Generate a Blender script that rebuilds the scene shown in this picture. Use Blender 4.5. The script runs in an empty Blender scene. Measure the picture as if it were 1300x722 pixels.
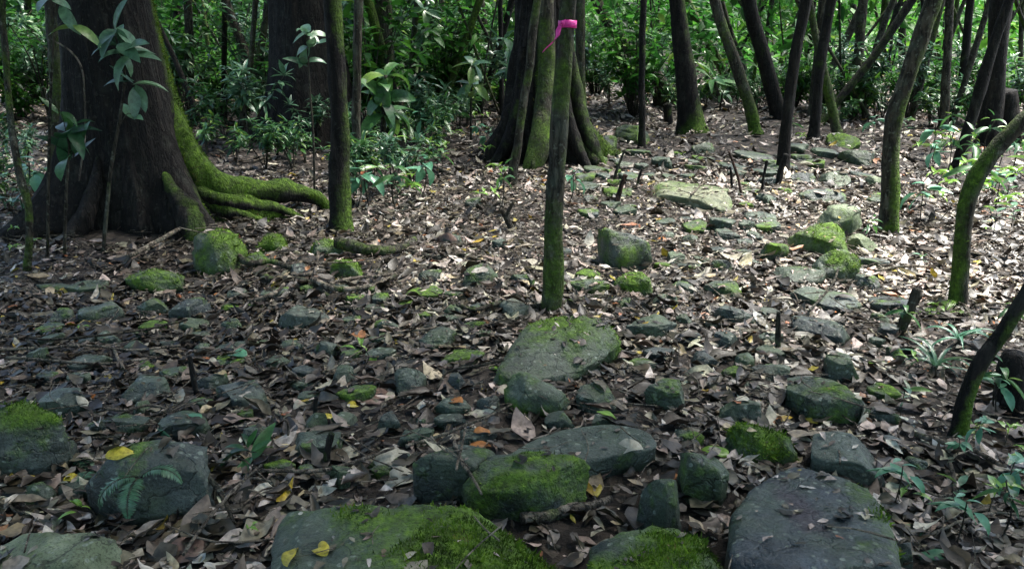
import bpy, math, random
import numpy as np
from mathutils import Vector
from mathutils.bvhtree import BVHTree

RNG = np.random.default_rng(7)
random.seed(7)
scene = bpy.context.scene
COL = scene.collection
PI = math.pi

# ------------------------------------------------------------------ camera model
IMG_W, IMG_H, FOC = 1300.0, 722.0, 1020.0
CAM_Z, PITCH = 1.5, math.atan((361 - 60) / FOC)
FWD = np.array([0, math.cos(PITCH), -math.sin(PITCH)])
UPV = np.array([0, math.sin(PITCH), math.cos(PITCH)])
CAM = np.array([0, 0, CAM_Z])

def ray(px, py):
    d = FWD + np.array([(px - 650) / FOC, 0, 0]) + UPV * ((361 - py) / FOC)
    return d

# ------------------------------------------------------------------ noise
def _hash(ix, iy, iz, seed):
    h = (ix * 374761393 + iy * 668265263 + iz * 2147483647 + seed * 1274126177) & 0xFFFFFFFF
    h = ((h ^ (h >> 13)) * 1274126177) & 0xFFFFFFFF
    h = ((h ^ (h >> 16)) * 2246822519) & 0xFFFFFFFF
    return (h ^ (h >> 15)) & 0xFFFFFFFF

def vnoise(P, seed=0):
    """smooth value noise in -1..1 at points P (N,3)"""
    P = np.asarray(P, float)
    I = np.floor(P).astype(np.int64)
    f = P - I
    u = f * f * f * (f * (f * 6 - 15) + 10)
    out = 0
    for dx in (0, 1):
        wx = u[:, 0] if dx else 1 - u[:, 0]
        for dy in (0, 1):
            wy = u[:, 1] if dy else 1 - u[:, 1]
            for dz in (0, 1):
                wz = u[:, 2] if dz else 1 - u[:, 2]
                out = out + wx * wy * wz * (_hash(I[:, 0] + dx, I[:, 1] + dy, I[:, 2] + dz, seed) / 4294967295.0)
    return out * 2 - 1

def fbm(P, seed=0, octaves=4, gain=0.5, lac=2.03):
    P = np.asarray(P, float)
    a, s, out = 1.0, 1.0, np.zeros(len(P))
    for k in range(octaves):
        out += a * vnoise(P * s + 17.3 * k, seed + k * 31)
        a *= gain
        s *= lac
    return out

# ------------------------------------------------------------------ terrain
def ground_z(x, y):
    x = np.atleast_1d(np.asarray(x, float)); y = np.atleast_1d(np.asarray(y, float))
    P = np.stack([x, y, np.zeros_like(x)], 1)
    z = 0.06 * fbm(P * 0.45, 3, 3) + 0.022 * fbm(P * 2.1, 11, 3)
    far = np.clip(y - 7, 0, None)
    z = z + 0.05 * far - 0.00022 * far ** 2 * (far < 110) - (far >= 110) * (0.00022 * 110 ** 2)
    z = z + 0.10 * np.exp(-((x + 3.6) ** 2 + (y - 7.2) ** 2) / 2.2)
    z = z + 0.35 * np.clip((x - 5) / 8, 0, 1) * np.clip((y - 12) / 10, 0, 1)
    return z

def gz(x, y):
    return float(ground_z(x, y)[0])

def hit(px, py, lift=0.0):
    """point where the sight line through a photo pixel meets the ground raised by lift"""
    d = ray(px, py)
    t0, t1 = 0.3, None
    ts = np.concatenate([np.linspace(0.5, 10, 500), np.linspace(10.05, 80, 700)])
    P = CAM + d * ts[:, None]
    below = P[:, 2] < ground_z(P[:, 0], P[:, 1]) + lift
    k = np.argmax(below) if below.any() else len(ts) - 1
    a, b = ts[max(k - 1, 0)], ts[k]
    for _ in range(18):
        m = (a + b) / 2
        p = CAM + d * m
        if p[2] < gz(p[0], p[1]) + lift: b = m
        else: a = m
    return CAM + d * b

def on_plane(px, py, Y):
    d = ray(px, py)
    return CAM + d * (Y / d[1])

# ------------------------------------------------------------------ mesh helpers
def mesh_np(name, V, F, mat=None, smooth=True, attrs=None, mats=None):
    """V (N,3); F = (M,4) or (M,3) array or list of such arrays"""
    me = bpy.data.meshes.new(name)
    Fs = F if isinstance(F, list) else [F]
    Fs = [np.asarray(f, np.int32) for f in Fs if len(f)]
    nl = sum(f.size for f in Fs); npoly = sum(len(f) for f in Fs)
    me.vertices.add(len(V)); me.vertices.foreach_set('co', np.asarray(V, np.float32).ravel())
    me.loops.add(nl); me.polygons.add(npoly)
    me.loops.foreach_set('vertex_index', np.concatenate([f.ravel() for f in Fs]))
    starts, o = [], 0
    for f in Fs:
        starts.append(o + np.arange(len(f)) * f.shape[1]); o += f.size
    me.polygons.foreach_set('loop_start', np.concatenate(starts).astype(np.int32))
    me.polygons.foreach_set('use_smooth', np.full(npoly, smooth, bool))
    me.update(calc_edges=True)
    for k, v in (attrs or {}).items():
        a = me.attributes.new(k, 'FLOAT', 'POINT')
        a.data.foreach_set('value', np.asarray(v, np.float32))
    if mat: me.materials.append(mat)
    me.validate()
    return me

def link(name, data, parent=None, loc=(0, 0, 0)):
    o = bpy.data.objects.new(name, data)
    COL.objects.link(o)
    o.location = loc
    if parent: o.parent = parent
    return o

def tag(o, label, cat=None, group=None, kind=None):
    if label: o['label'] = label
    if cat: o['category'] = cat
    if group: o['group'] = group
    if kind: o['kind'] = kind
    return o

def join(parts):
    """parts: list of (V,F,attr) with quads -> one"""
    Vs, Fs, As, o = [], [], [], 0
    for V, F, A in parts:
        Vs.append(V); Fs.append(np.asarray(F) + o); As.append(A); o += len(V)
    return np.concatenate(Vs), np.concatenate(Fs), np.concatenate(As)

def catmull(P, n):
    P = np.asarray(P, float)
    if len(P) == 2:
        t = np.linspace(0, 1, n)[:, None]
        return P[0] * (1 - t) + P[1] * t
    Q = np.concatenate([[2 * P[0] - P[1]], P, [2 * P[-1] - P[-2]]])
    seg = np.linspace(0, len(P) - 1 - 1e-6, n)
    i = seg.astype(int); t = (seg - i)[:, None]
    p0, p1, p2, p3 = Q[i], Q[i + 1], Q[i + 2], Q[i + 3]
    return 0.5 * (2 * p1 + (p2 - p0) * t + (2 * p0 - 5 * p1 + 4 * p2 - p3) * t ** 2 + (3 * p1 - p0 - 3 * p2 + p3) * t ** 3)

def tube(pts, radii, seg=14, rings=40, rough=0.10, seed=0, moss=0.0, moss_dir=None, moss_low=0.0, scale=None, cap=True):
    """a noisy tapered tube through pts; returns V, F(quads), moss attribute"""
    C = catmull(pts, rings)
    R = np.interp(np.linspace(0, len(radii) - 1, rings), np.arange(len(radii)), radii)
    T = np.gradient(C, axis=0)
    T /= np.linalg.norm(T, axis=1)[:, None] + 1e-9
    ref = np.array([0.0, 1.0, 0.03]) if abs(T[:, 1]).mean() < 0.7 else np.array([0.0, 0.03, 1.0])
    B = np.cross(T, ref); B /= np.linalg.norm(B, axis=1)[:, None] + 1e-9
    N = np.cross(B, T)
    th = np.linspace(0, 2 * PI, seg, endpoint=False)
    ln = np.concatenate([[0], np.cumsum(np.linalg.norm(np.diff(C, axis=0), axis=1))]) / max(np.mean(R), 1e-4)
    w1 = np.stack([ln * .12, np.full(rings, seed * .37), np.zeros(rings)], 1)
    w2 = np.stack([ln * .45, np.full(rings, seed * .91), np.zeros(rings)], 1)
    R = R * (1 + rough * (.7 * vnoise(w1, 5) + 1.5 * np.clip(vnoise(w2, 6) - .35, 0, 1)))
    C = C + (B * vnoise(w1 + 9, 7)[:, None] + N * vnoise(w1 + 31, 8)[:, None]) * (R * rough * 1.8)[:, None]
    dirs = B[:, None, :] * np.cos(th)[None, :, None] + N[:, None, :] * np.sin(th)[None, :, None]
    sc = scale or (1.0 / max(np.mean(R), 1e-3) * 0.6)
    base = C[:, None, :] + dirs * R[:, None, None]
    q = base.reshape(-1, 3) * sc
    q2 = q * np.array([1, 1, .5])
    d = fbm(q2, seed, 3)
    V = (C[:, None, :] + dirs * (R[:, None] * (1 + rough * d.reshape(rings, seg)))[:, :, None]).reshape(-1, 3)
    m = np.full(rings * seg, moss, float) + 0.35 * fbm(q * 0.5, seed + 5, 3)
    if moss_dir is not None:
        md = np.array(moss_dir, float); md /= np.linalg.norm(md)
        m += 0.55 * (dirs.reshape(-1, 3) @ md)
    if moss_low:
        h = V[:, 2] - V[:, 2].min()
        m += 0.8 * np.exp(-h / moss_low)
    i = np.arange(rings - 1)[:, None] * seg; j = np.arange(seg)[None, :]; j2 = (j + 1) % seg
    F = np.stack([i + j, i + j2, i + seg + j2, i + seg + j], -1).reshape(-1, 4)
    if cap:
        k = len(V)
        V = np.concatenate([V, [C[0] - T[0] * R[0] * .2, C[-1] + T[-1] * R[-1] * .3]])
        m = np.concatenate([m, [m[0], m[-1]]])
        a = np.arange(0, seg, 2)
        f0 = np.stack([np.full(len(a), k), (a + 2) % seg, (a + 1) % seg, a], -1)
        b = (rings - 1) * seg
        f1 = np.stack([np.full(len(a), k + 1), b + a, b + (a + 1) % seg, b + (a + 2) % seg], -1)
        F = np.concatenate([F, f0, f1])
    return V, F, np.clip(m, 0, 1)

def leaf_batch(P, D, N, L, W, bend, fold, twist, nt=5, tip=0.55, wave=0.0):
    """N leaves as bent 2-wide strips. P base, D direction, N normal. returns V, F(quads), index of leaf per vertex"""
    n = len(P)
    D = D / (np.linalg.norm(D, axis=1)[:, None] + 1e-9)
    S = np.cross(D, N); S /= np.linalg.norm(S, axis=1)[:, None] + 1e-9
    N = np.cross(S, D)
    t = np.linspace(0, 1, nt)
    w = np.sin(PI * t ** tip) ** 0.85
    w[0] = 0.05; w[-1] = 0.02
    V = np.zeros((n, nt, 3, 3))
    for a in range(nt):
        ta = t[a]
        ang = bend * ta                                  # the midrib curls as an arc
        k = np.where(np.abs(bend) < 1e-3, 1e-3, bend)
        along = np.sin(k * ta) / k
        up = (1 - np.cos(k * ta)) / k
        c = P + D * (L * along)[:, None] + N * (L * up)[:, None]
        nd = N * np.cos(ang)[:, None] - D * np.sin(ang)[:, None]
        tw = twist * (ta - .3)
        s2 = S * np.cos(tw)[:, None] + nd * np.sin(tw)[:, None]
        n2 = nd * np.cos(tw)[:, None] - S * np.sin(tw)[:, None]
        for b, s in enumerate((-1, 0, 1)):
            hw = W * w[a] * 0.5
            ww = wave * np.sin(ta * 9 + b * 2.1 + L * 700) if b != 1 else 0
            V[:, a, b] = c + s2 * (s * hw * np.cos(fold))[:, None] + n2 * (abs(s) * hw * (np.sin(fold) + ww))[:, None]
    V = V.reshape(-1, 3)
    q = []
    for a in range(nt - 1):
        for b in range(2):
            q.append([a * 3 + b, a * 3 + b + 1, (a + 1) * 3 + b + 1, (a + 1) * 3 + b])
    q = np.array(q)
    F = (np.arange(n)[:, None, None] * (nt * 3) + q[None]).reshape(-1, 4)
    return V, F, np.repeat(np.arange(n), nt * 3)

def unit(v):
    v = np.asarray(v, float)
    return v / (np.linalg.norm(v) + 1e-9)

# ------------------------------------------------------------------ materials
def new_mat(name):
    m = bpy.data.materials.new(name); m.use_nodes = True
    nt = m.node_tree; nt.nodes.clear()
    return m, nt, lambda t: nt.nodes.new(t), lambda a, b: nt.links.new(a, b)

def ramp(N, pts, interp='LINEAR'):
    r = N('ShaderNodeValToRGB'); r.color_ramp.interpolation = interp
    e = r.color_ramp.elements
    while len(e) < len(pts): e.new(0.5)
    for i, (p, c) in enumerate(pts):
        e[i].position = p
        e[i].color = (c, c, c, 1) if isinstance(c, (int, float)) else (*c, 1)
    return r

def noise(N, scale, detail=4, rough=0.55, L=None, vec=None):
    n = N('ShaderNodeTexNoise'); n.inputs['Scale'].default_value = scale
    n.inputs['Detail'].default_value = detail; n.inputs['Roughness'].default_value = rough
    if L and vec: L(vec, n.inputs['Vector'])
    return n

def mixc(N, L, fac, a, b, mode='MIX'):
    m = N('ShaderNodeMix'); m.data_type = 'RGBA'; m.blend_type = mode
    for s, v in ((m.inputs[0], fac), (m.inputs[6], a), (m.inputs[7], b)):
        if isinstance(v, (int, float)): s.default_value = v
        elif isinstance(v, tuple): s.default_value = (*v, 1)
        else: L(v, s)
    return m.outputs[2]

def math_n(N, L, op, a, b=None, clamp=False):
    m = N('ShaderNodeMath'); m.operation = op; m.use_clamp = clamp
    for s, v in zip(m.inputs, (a, b)):
        if v is None: continue
        if isinstance(v, (int, float)): s.default_value = v
        else: L(v, s)
    return m.outputs[0]

def attr(N, name):
    a = N('ShaderNodeAttribute'); a.attribute_name = name
    return a

def finish(N, L, col, rough, bump_h, bump_s, bump_d, spec=0.4, translucent=None):
    p = N('ShaderNodeBsdfPrincipled'); o = N('ShaderNodeOutputMaterial')
    if isinstance(col, tuple): p.inputs['Base Color'].default_value = (*col, 1)
    else: L(col, p.inputs['Base Color'])
    if isinstance(rough, (int, float)): p.inputs['Roughness'].default_value = rough
    else: L(rough, p.inputs['Roughness'])
    p.inputs['Specular IOR Level'].default_value = spec
    if bump_h is not None:
        b = N('ShaderNodeBump'); b.inputs['Strength'].default_value = bump_s; b.inputs['Distance'].default_value = bump_d
        L(bump_h, b.inputs['Height']); L(b.outputs[0], p.inputs['Normal'])
    out = p.outputs[0]
    if translucent:
        fac, tcol = translucent
        t = N('ShaderNodeBsdfTranslucent'); L(tcol, t.inputs['Color'])
        mx = N('ShaderNodeMixShader'); mx.inputs[0].default_value = fac
        L(p.outputs[0], mx.inputs[1]); L(t.outputs[0], mx.inputs[2]); out = mx.outputs[0]
    L(out, o.inputs['Surface'])
    return p

MOSS_A, MOSS_B, MOSS_C = (0.020, 0.034, 0.005), (0.060, 0.115, 0.010), (0.130, 0.225, 0.018)

def moss_layer(N, L, pos, under_col, lo=0.36, hi=0.72):
    """moss colour over under_col where the moss attribute, broken up by noise, is high. returns colour, mask"""
    a = attr(N, 'moss')
    n1 = noise(N, 9, 5, 0.65, L, pos); n2 = noise(N, 60, 3, 0.6, L, pos)
    s = math_n(N, L, 'ADD', a.outputs['Fac'], math_n(N, L, 'MULTIPLY', math_n(N, L, 'SUBTRACT', n1.outputs[0], 0.5), 0.9))
    s = math_n(N, L, 'ADD', s, math_n(N, L, 'MULTIPLY', math_n(N, L, 'SUBTRACT', n2.outputs[0], 0.5), 0.35))
    r = ramp(N, [(lo, 0.0), (hi, 1.0)]); L(s, r.inputs[0])
    mc = ramp(N, [(0.30, MOSS_A), (0.52, MOSS_B), (0.72, MOSS_C)])
    n3 = noise(N, 26, 4, 0.7, L, pos); L(n3.outputs[0], mc.inputs[0])
    return mixc(N, L, r.outputs[0], under_col, mc.outputs[0]), r.outputs[0], n2.outputs[0]

def rock_material(name, dark, mid, light, rough=0.44, stain=False):
    m, nt, N, L = new_mat(name)
    tc = N('ShaderNodeTexCoord'); oi = N('ShaderNodeObjectInfo')
    off = N('ShaderNodeVectorMath'); off.operation = 'MULTIPLY_ADD'
    L(oi.outputs['Random'], off.inputs[0]); off.inputs[1].default_value = (40, 23, 31); L(tc.outputs['Object'], off.inputs[2])
    pos = off.outputs[0]
    n = noise(N, 5, 7, 0.62, L, pos)
    r = ramp(N, [(0.36, dark), (0.52, mid), (0.68, light)]); L(n.outputs[0], r.inputs[0])
    tint = ramp(N, [(0.0, (0.72, 0.78, 0.86)), (0.4, (0.95, 1.0, 0.95)), (0.7, (0.85, 1.02, 0.85)), (1.0, (1.2, 1.18, 1.02))])
    L(oi.outputs['Random'], tint.inputs[0])
    col = mixc(N, L, 1.0, r.outputs[0], tint.outputs[0], 'MULTIPLY')
    # thin green film and pale lichen spots
    f = noise(N, 2.6, 5, 0.6, L, pos); fr = ramp(N, [(0.44, 0.0), (0.64, 0.72)]); L(f.outputs[0], fr.inputs[0])
    col = mixc(N, L, fr.outputs[0], col, (0.055, 0.086, 0.032))
    v = N('ShaderNodeTexVoronoi'); v.inputs['Scale'].default_value = 26; L(pos, v.inputs['Vector'])
    ln = noise(N, 7, 3, 0.6, L, pos)
    ls = math_n(N, L, 'SUBTRACT', math_n(N, L, 'MULTIPLY', ln.outputs[0], 0.55), v.outputs['Distance'])
    lr = ramp(N, [(0.06, 0.0), (0.12, 0.8)]); L(ls, lr.inputs[0])
    col = mixc(N, L, lr.outputs[0], col, (0.17, 0.20, 0.16))
    sp = noise(N, 120, 2, 0.7, L, pos); spr = ramp(N, [(0.36, 0.45), (0.5, 1.0)]); L(sp.outputs[0], spr.inputs[0])
    col = mixc(N, L, 1.0, col, spr.outputs[0], 'MULTIPLY')
    wv = N('ShaderNodeVectorMath'); wv.operation = 'MULTIPLY_ADD'; wn = noise(N, 6, 4, 0.6, L, pos)
    L(wn.outputs['Color'], wv.inputs[0]); wv.inputs[1].default_value = (.22, .22, .22); L(pos, wv.inputs[2])
    cv = N('ShaderNodeTexVoronoi'); cv.feature = 'DISTANCE_TO_EDGE'; cv.inputs['Scale'].default_value = 4.2; L(wv.outputs[0], cv.inputs['Vector'])
    cm = noise(N, 3.1, 2, 0.5, L, pos); cw = math_n(N, L, 'MULTIPLY', math_n(N, L, 'SUBTRACT', cm.outputs[0], 0.5, True), 0.10)
    cd_ = math_n(N, L, 'SUBTRACT', cv.outputs['Distance'], cw); crr = ramp(N, [(0.0, 0.45), (0.016, 1.0)]); L(cd_, crr.inputs[0])
    crack = crr.outputs[0]
    col = mixc(N, L, 1.0, col, crack, 'MULTIPLY')
    if stain:                                              # dark purple streak running down the face
        mp = N('ShaderNodeMapping'); mp.inputs['Location'].default_value = (0.35, 0, 0); mp.inputs['Scale'].default_value = (9, 2.6, 0); L(tc.outputs['Object'], mp.inputs['Vector'])
        g = N('ShaderNodeTexGradient'); g.gradient_type = 'SPHERICAL'; L(mp.outputs[0], g.inputs['Vector'])
        sn = noise(N, 16, 5, 0.7, L, tc.outputs['Object'])
        sm = math_n(N, L, 'MULTIPLY', g.outputs['Fac'], sn.outputs[0]); sr = ramp(N, [(0.22, 0.0), (0.36, 0.85)]); L(sm, sr.inputs[0])
        col = mixc(N, L, sr.outputs[0], col, (0.022, 0.012, 0.020))
    col, mask, fuzz = moss_layer(N, L, pos, col)
    b1 = noise(N, 22, 6, 0.7, L, pos)
    h = math_n(N, L, 'ADD', math_n(N, L, 'MULTIPLY', b1.outputs[0], math_n(N, L, 'ADD', crack, 0.25)), math_n(N, L, 'MULTIPLY', math_n(N, L, 'MULTIPLY', fuzz, mask), 1.2))
    rr = N('ShaderNodeMix'); L(mask, rr.inputs[0])
    rgh = ramp(N, [(0.3, rough - .1), (0.7, rough + .16)]); L(b1.outputs[0], rgh.inputs[0])
    L(rgh.outputs[0], rr.inputs[2]); rr.inputs[3].default_value = 0.95
    finish(N, L, col, rr.outputs[0], h, 0.75, 0.02, 0.42)
    return m

def bark_material(name, dark, mid, light, pale=0.5):
    m, nt, N, L = new_mat(name)
    tc = N('ShaderNodeTexCoord'); oi = N('ShaderNodeObjectInfo')
    off = N('ShaderNodeVectorMath'); off.operation = 'MULTIPLY_ADD'
    L(oi.outputs['Random'], off.inputs[0]); off.inputs[1].default_value = (40, 23, 31); L(tc.outputs['Object'], off.inputs[2])
    mp = N('ShaderNodeMapping'); mp.inputs['Scale'].default_value = (1, 1, 0.22); L(off.outputs[0], mp.inputs['Vector'])
    n = noise(N, 26, 7, 0.65, L, mp.outputs[0])
    r = ramp(N, [(0.3, dark), (0.5, mid), (0.72, light)]); L(n.outputs[0], r.inputs[0])
    cr = noise(N, 13, 6, 0.6, L, mp.outputs[0])
    ridge = math_n(N, L, 'ABSOLUTE', math_n(N, L, 'SUBTRACT', cr.outputs[0], 0.5))
    rg_ = ramp(N, [(0.0, 0.25), (0.05, 1.0)]); L(ridge, rg_.inputs[0])
    r_out = mixc(N, L, 1.0, r.outputs[0], rg_.outputs[0], 'MULTIPLY')
    pn = noise(N, 6, 5, 0.6, L, off.outputs[0]); pr = ramp(N, [(0.52, 0.0), (0.66, pale)]); L(pn.outputs[0], pr.inputs[0])
    col = mixc(N, L, pr.outputs[0], r_out, (0.10, 0.115, 0.085))
    sn = noise(N, 34, 3, 0.55, L, off.outputs[0]); sr = ramp(N, [(0.60, 0.0), (0.66, pale)]); L(sn.outputs[0], sr.inputs[0])
    col = mixc(N, L, sr.outputs[0], col, (0.17, 0.18, 0.14))
    col, mask, fuzz = moss_layer(N, L, off.outputs[0], col, 0.36, 0.90)
    h = math_n(N, L, 'ADD', math_n(N, L, 'MULTIPLY', n.outputs[0], rg_.outputs[0]), math_n(N, L, 'MULTIPLY', math_n(N, L, 'MULTIPLY', fuzz, mask), 0.9))
    finish(N, L, col, 0.85, h, 1.0, 0.035, 0.25)
    return m

def leaf_material(name, stops, rough=0.38, trans=0.28, spec=0.5, mott=0.3, scale=60, bump=0.3, hue=False):
    m, nt, N, L = new_mat(name)
    a = attr(N, 'tint')
    r = ramp(N, stops); L(a.outputs['Fac'], r.inputs[0])
    tc = N('ShaderNodeTexCoord')
    n = noise(N, scale, 4, 0.6, L, tc.outputs['Object'])
    nr = ramp(N, [(0.3, 1 - mott), (0.7, 1 + mott * .4)]); L(n.outputs[0], nr.inputs[0])
    col = mixc(N, L, 1.0, r.outputs[0], nr.outputs[0], 'MULTIPLY')
    if hue:                                                # every leaf its own shade: russet, olive or grey
        ha = attr(N, 'hue'); hr = ramp(N, [(0.0, (1.10, 0.95, 0.88)), (0.35, (1.0, 1.0, 1.0)), (0.65, (0.93, 1.02, 0.76)), (0.85, (0.90, 0.97, 1.0)), (1.0, (1.16, 1.05, 0.62))])
        L(ha.outputs['Fac'], hr.inputs[0]); col = mixc(N, L, 1.0, col, hr.outputs[0], 'MULTIPLY')
    finish(N, L, col, rough, n.outputs[0] if bump else None, bump, 0.004, spec, (trans, col) if trans else None)
    return m

M_ROCK = rock_material('slate_rock', (0.019, 0.024, 0.022), (0.044, 0.053, 0.047), (0.090, 0.102, 0.090))
M_SLAB = rock_material('stained_slate', (0.012, 0.017, 0.024), (0.028, 0.036, 0.047), (0.056, 0.068, 0.082), 0.36, stain=True)
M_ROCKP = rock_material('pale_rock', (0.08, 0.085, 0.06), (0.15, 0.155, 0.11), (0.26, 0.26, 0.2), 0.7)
M_BARK_D = bark_material('dark_bark', (0.003, 0.0025, 0.002), (0.008, 0.006, 0.005), (0.024, 0.019, 0.015), 0.10)
M_BARK = bark_material('brown_bark', (0.014, 0.012, 0.008), (0.040, 0.034, 0.023), (0.085, 0.074, 0.054), 0.45)
M_BARK_R = bark_material('reddish_bark', (0.03, 0.016, 0.011), (0.07, 0.036, 0.025), (0.12, 0.07, 0.05), 0.2)
M_STICK = bark_material('dead_wood', (0.06, 0.047, 0.035), (0.14, 0.115, 0.088), (0.27, 0.23, 0.185), 0.4)
M_LITTER = leaf_material('dry_leaf', [(0.0, (0.016, 0.012, 0.009)), (0.22, (0.038, 0.030, 0.023)), (0.42, (0.094, 0.077, 0.061)), (0.60, (0.218, 0.178, 0.152)),
                                      (0.78, (0.42, 0.362, 0.328)), (0.93, (0.55, 0.50, 0.46)), (0.97, (0.30, 0.11, 0.045)), (1.0, (0.32, 0.24, 0.03))],
                         0.5, 0.08, 0.42, 0.65, 38, 0.5, True)
M_GREEN = leaf_material('green_leaf', [(0.0, (0.018, 0.062, 0.024)), (0.4, (0.034, 0.105, 0.040)), (0.75, (0.062, 0.165, 0.036)), (1.0, (0.135, 0.235, 0.035))], 0.38, 0.34, 0.42, 0.5, 30)
M_GREENB = leaf_material('bluish_leaf', [(0.0, (0.035, 0.092, 0.050)), (0.5, (0.068, 0.155, 0.085)), (0.85, (0.110, 0.210, 0.105)), (1.0, (0.15, 0.25, 0.06))], 0.36, 0.26, 0.45, 0.5, 30)
M_FAR = leaf_material('forest_leaf', [(0.0, (0.012, 0.052, 0.010)), (0.5, (0.036, 0.140, 0.019)), (0.85, (0.085, 0.225, 0.026)), (1.0, (0.16, 0.27, 0.035))], 0.48, 0.45, 0.24, 0.2, 5, 0)
M_CANOPY = leaf_material('canopy_leaf', [(0.0, (0.03, 0.08, 0.025)), (1.0, (0.06, 0.14, 0.035))], 0.4, 0.3, 0.4, 0.1, 5, 0)
M_MOSS = leaf_material('moss_tuft', [(0.0, (0.026, 0.050, 0.006)), (0.5, (0.075, 0.145, 0.012)), (0.9, (0.15, 0.25, 0.022)), (1.0, (0.16, 0.13, 0.04))], 0.8, 0.25, 0.15, 0.2, 40, 0)
M_LIME = leaf_material('lime_leaf', [(0.0, (0.11, 0.25, 0.03)), (1.0, (0.22, 0.36, 0.05))], 0.35, 0.25, 0.5)
M_YELLOW = leaf_material('yellow_leaf', [(0.0, (0.34, 0.27, 0.022)), (0.6, (0.50, 0.42, 0.05)), (1.0, (0.58, 0.50, 0.14))], 0.45, 0.2, 0.45, 0.6, 70)
M_ORANGE = leaf_material('orange_leaf', [(0.0, (0.20, 0.065, 0.028)), (1.0, (0.42, 0.19, 0.04))], 0.5, 0.15, 0.4, 0.4, 80)
M_PALE = leaf_material('pale_leaf', [(0.0, (0.24, 0.21, 0.17)), (0.5, (0.36, 0.34, 0.27)), (1.0, (0.50, 0.48, 0.40))], 0.55, 0.1, 0.4, 0.4, 60)
M_BROWNL = leaf_material('brown_leaf', [(0.0, (0.09, 0.05, 0.04)), (1.0, (0.20, 0.13, 0.10))], 0.5, 0.05, 0.4, 0.4, 60)
M_JADE = leaf_material('jade_leaf', [(0.0, (0.055, 0.175, 0.095)), (1.0, (0.10, 0.26, 0.15))], 0.4, 0.2, 0.5, 0.25, 50)

def soil_material():
    m, nt, N, L = new_mat('forest_soil')
    tc = N('ShaderNodeTexCoord'); pos = tc.outputs['Object']
    v = N('ShaderNodeTexVoronoi'); v.inputs['Scale'].default_value = 24; L(pos, v.inputs['Vector'])
    hs = N('ShaderNodeSeparateColor'); L(v.outputs['Color'], hs.inputs[0])
    r = ramp(N, [(0.0, (0.012, 0.009, 0.007)), (0.5, (0.022, 0.017, 0.013)), (0.85, (0.052, 0.040, 0.031)), (1.0, (0.13, 0.105, 0.085))]); L(hs.outputs[0], r.inputs[0])
    n = noise(N, 9, 6, 0.7, L, pos); nr = ramp(N, [(0.35, 0.35), (0.65, 1.1)]); L(n.outputs[0], nr.inputs[0])
    col = mixc(N, L, 1.0, r.outputs[0], nr.outputs[0], 'MULTIPLY')
    h = math_n(N, L, 'ADD', math_n(N, L, 'MULTIPLY', hs.outputs[1], 0.6), n.outputs[0])
    finish(N, L, col, 0.85, h, 0.9, 0.03, 0.3)
    return m
M_SOIL = soil_material()

def ribbon_material():
    m, nt, N, L = new_mat('pink_plastic_ribbon')
    tc = N('ShaderNodeTexCoord'); n = noise(N, 60, 3, 0.5, L, tc.outputs['Object'])
    r = ramp(N, [(0.3, (0.72, 0.03, 0.30)), (0.7, (0.85, 0.07, 0.40))]); L(n.outputs[0], r.inputs[0])
    finish(N, L, r.outputs[0], 0.35, n.outputs[0], 0.3, 0.003, 0.5, (0.25, r.outputs[0]))
    return m
M_RIBBON = ribbon_material()

# ------------------------------------------------------------------ ground sheet
def build_ground():
    def axis(lo, hi, n, fine):
        u = np.linspace(-1, 1, n)
        return u
    xs = np.concatenate([-np.geomspace(90, 6.2, 50), np.linspace(-6, 6, 300), np.geomspace(6.2, 90, 50)])
    ys = np.concatenate([-np.geomspace(30, 0.6, 20), np.linspace(-0.5, 9, 260), np.geomspace(9.1, 140, 150)])
    X, Y = np.meshgrid(xs, ys)
    x, y = X.ravel(), Y.ravel()
    z = ground_z(x, y)
    P = np.stack([x, y, np.zeros_like(x)], 1)
    near = np.exp(-np.clip(np.hypot(x, y - 3) - 8, 0, None) / 6)
    z = z + near * (0.010 * fbm(P * 9, 21, 3) - 0.006)
    nx, ny = len(xs), len(ys)
    i = (np.arange(ny - 1)[:, None] * nx + np.arange(nx - 1)[None, :]).ravel()
    F = np.stack([i, i + 1, i + nx + 1, i + nx], 1)
    g = link('ground', mesh_np('ground', np.stack([x, y, z], 1), F, M_SOIL))
    tag(g, 'dark forest floor soil under the leaf litter', 'ground', kind='structure')
build_ground()

# ------------------------------------------------------------------ rocks
ROCK_V, ROCK_F, _off = [], [], [0]

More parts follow.
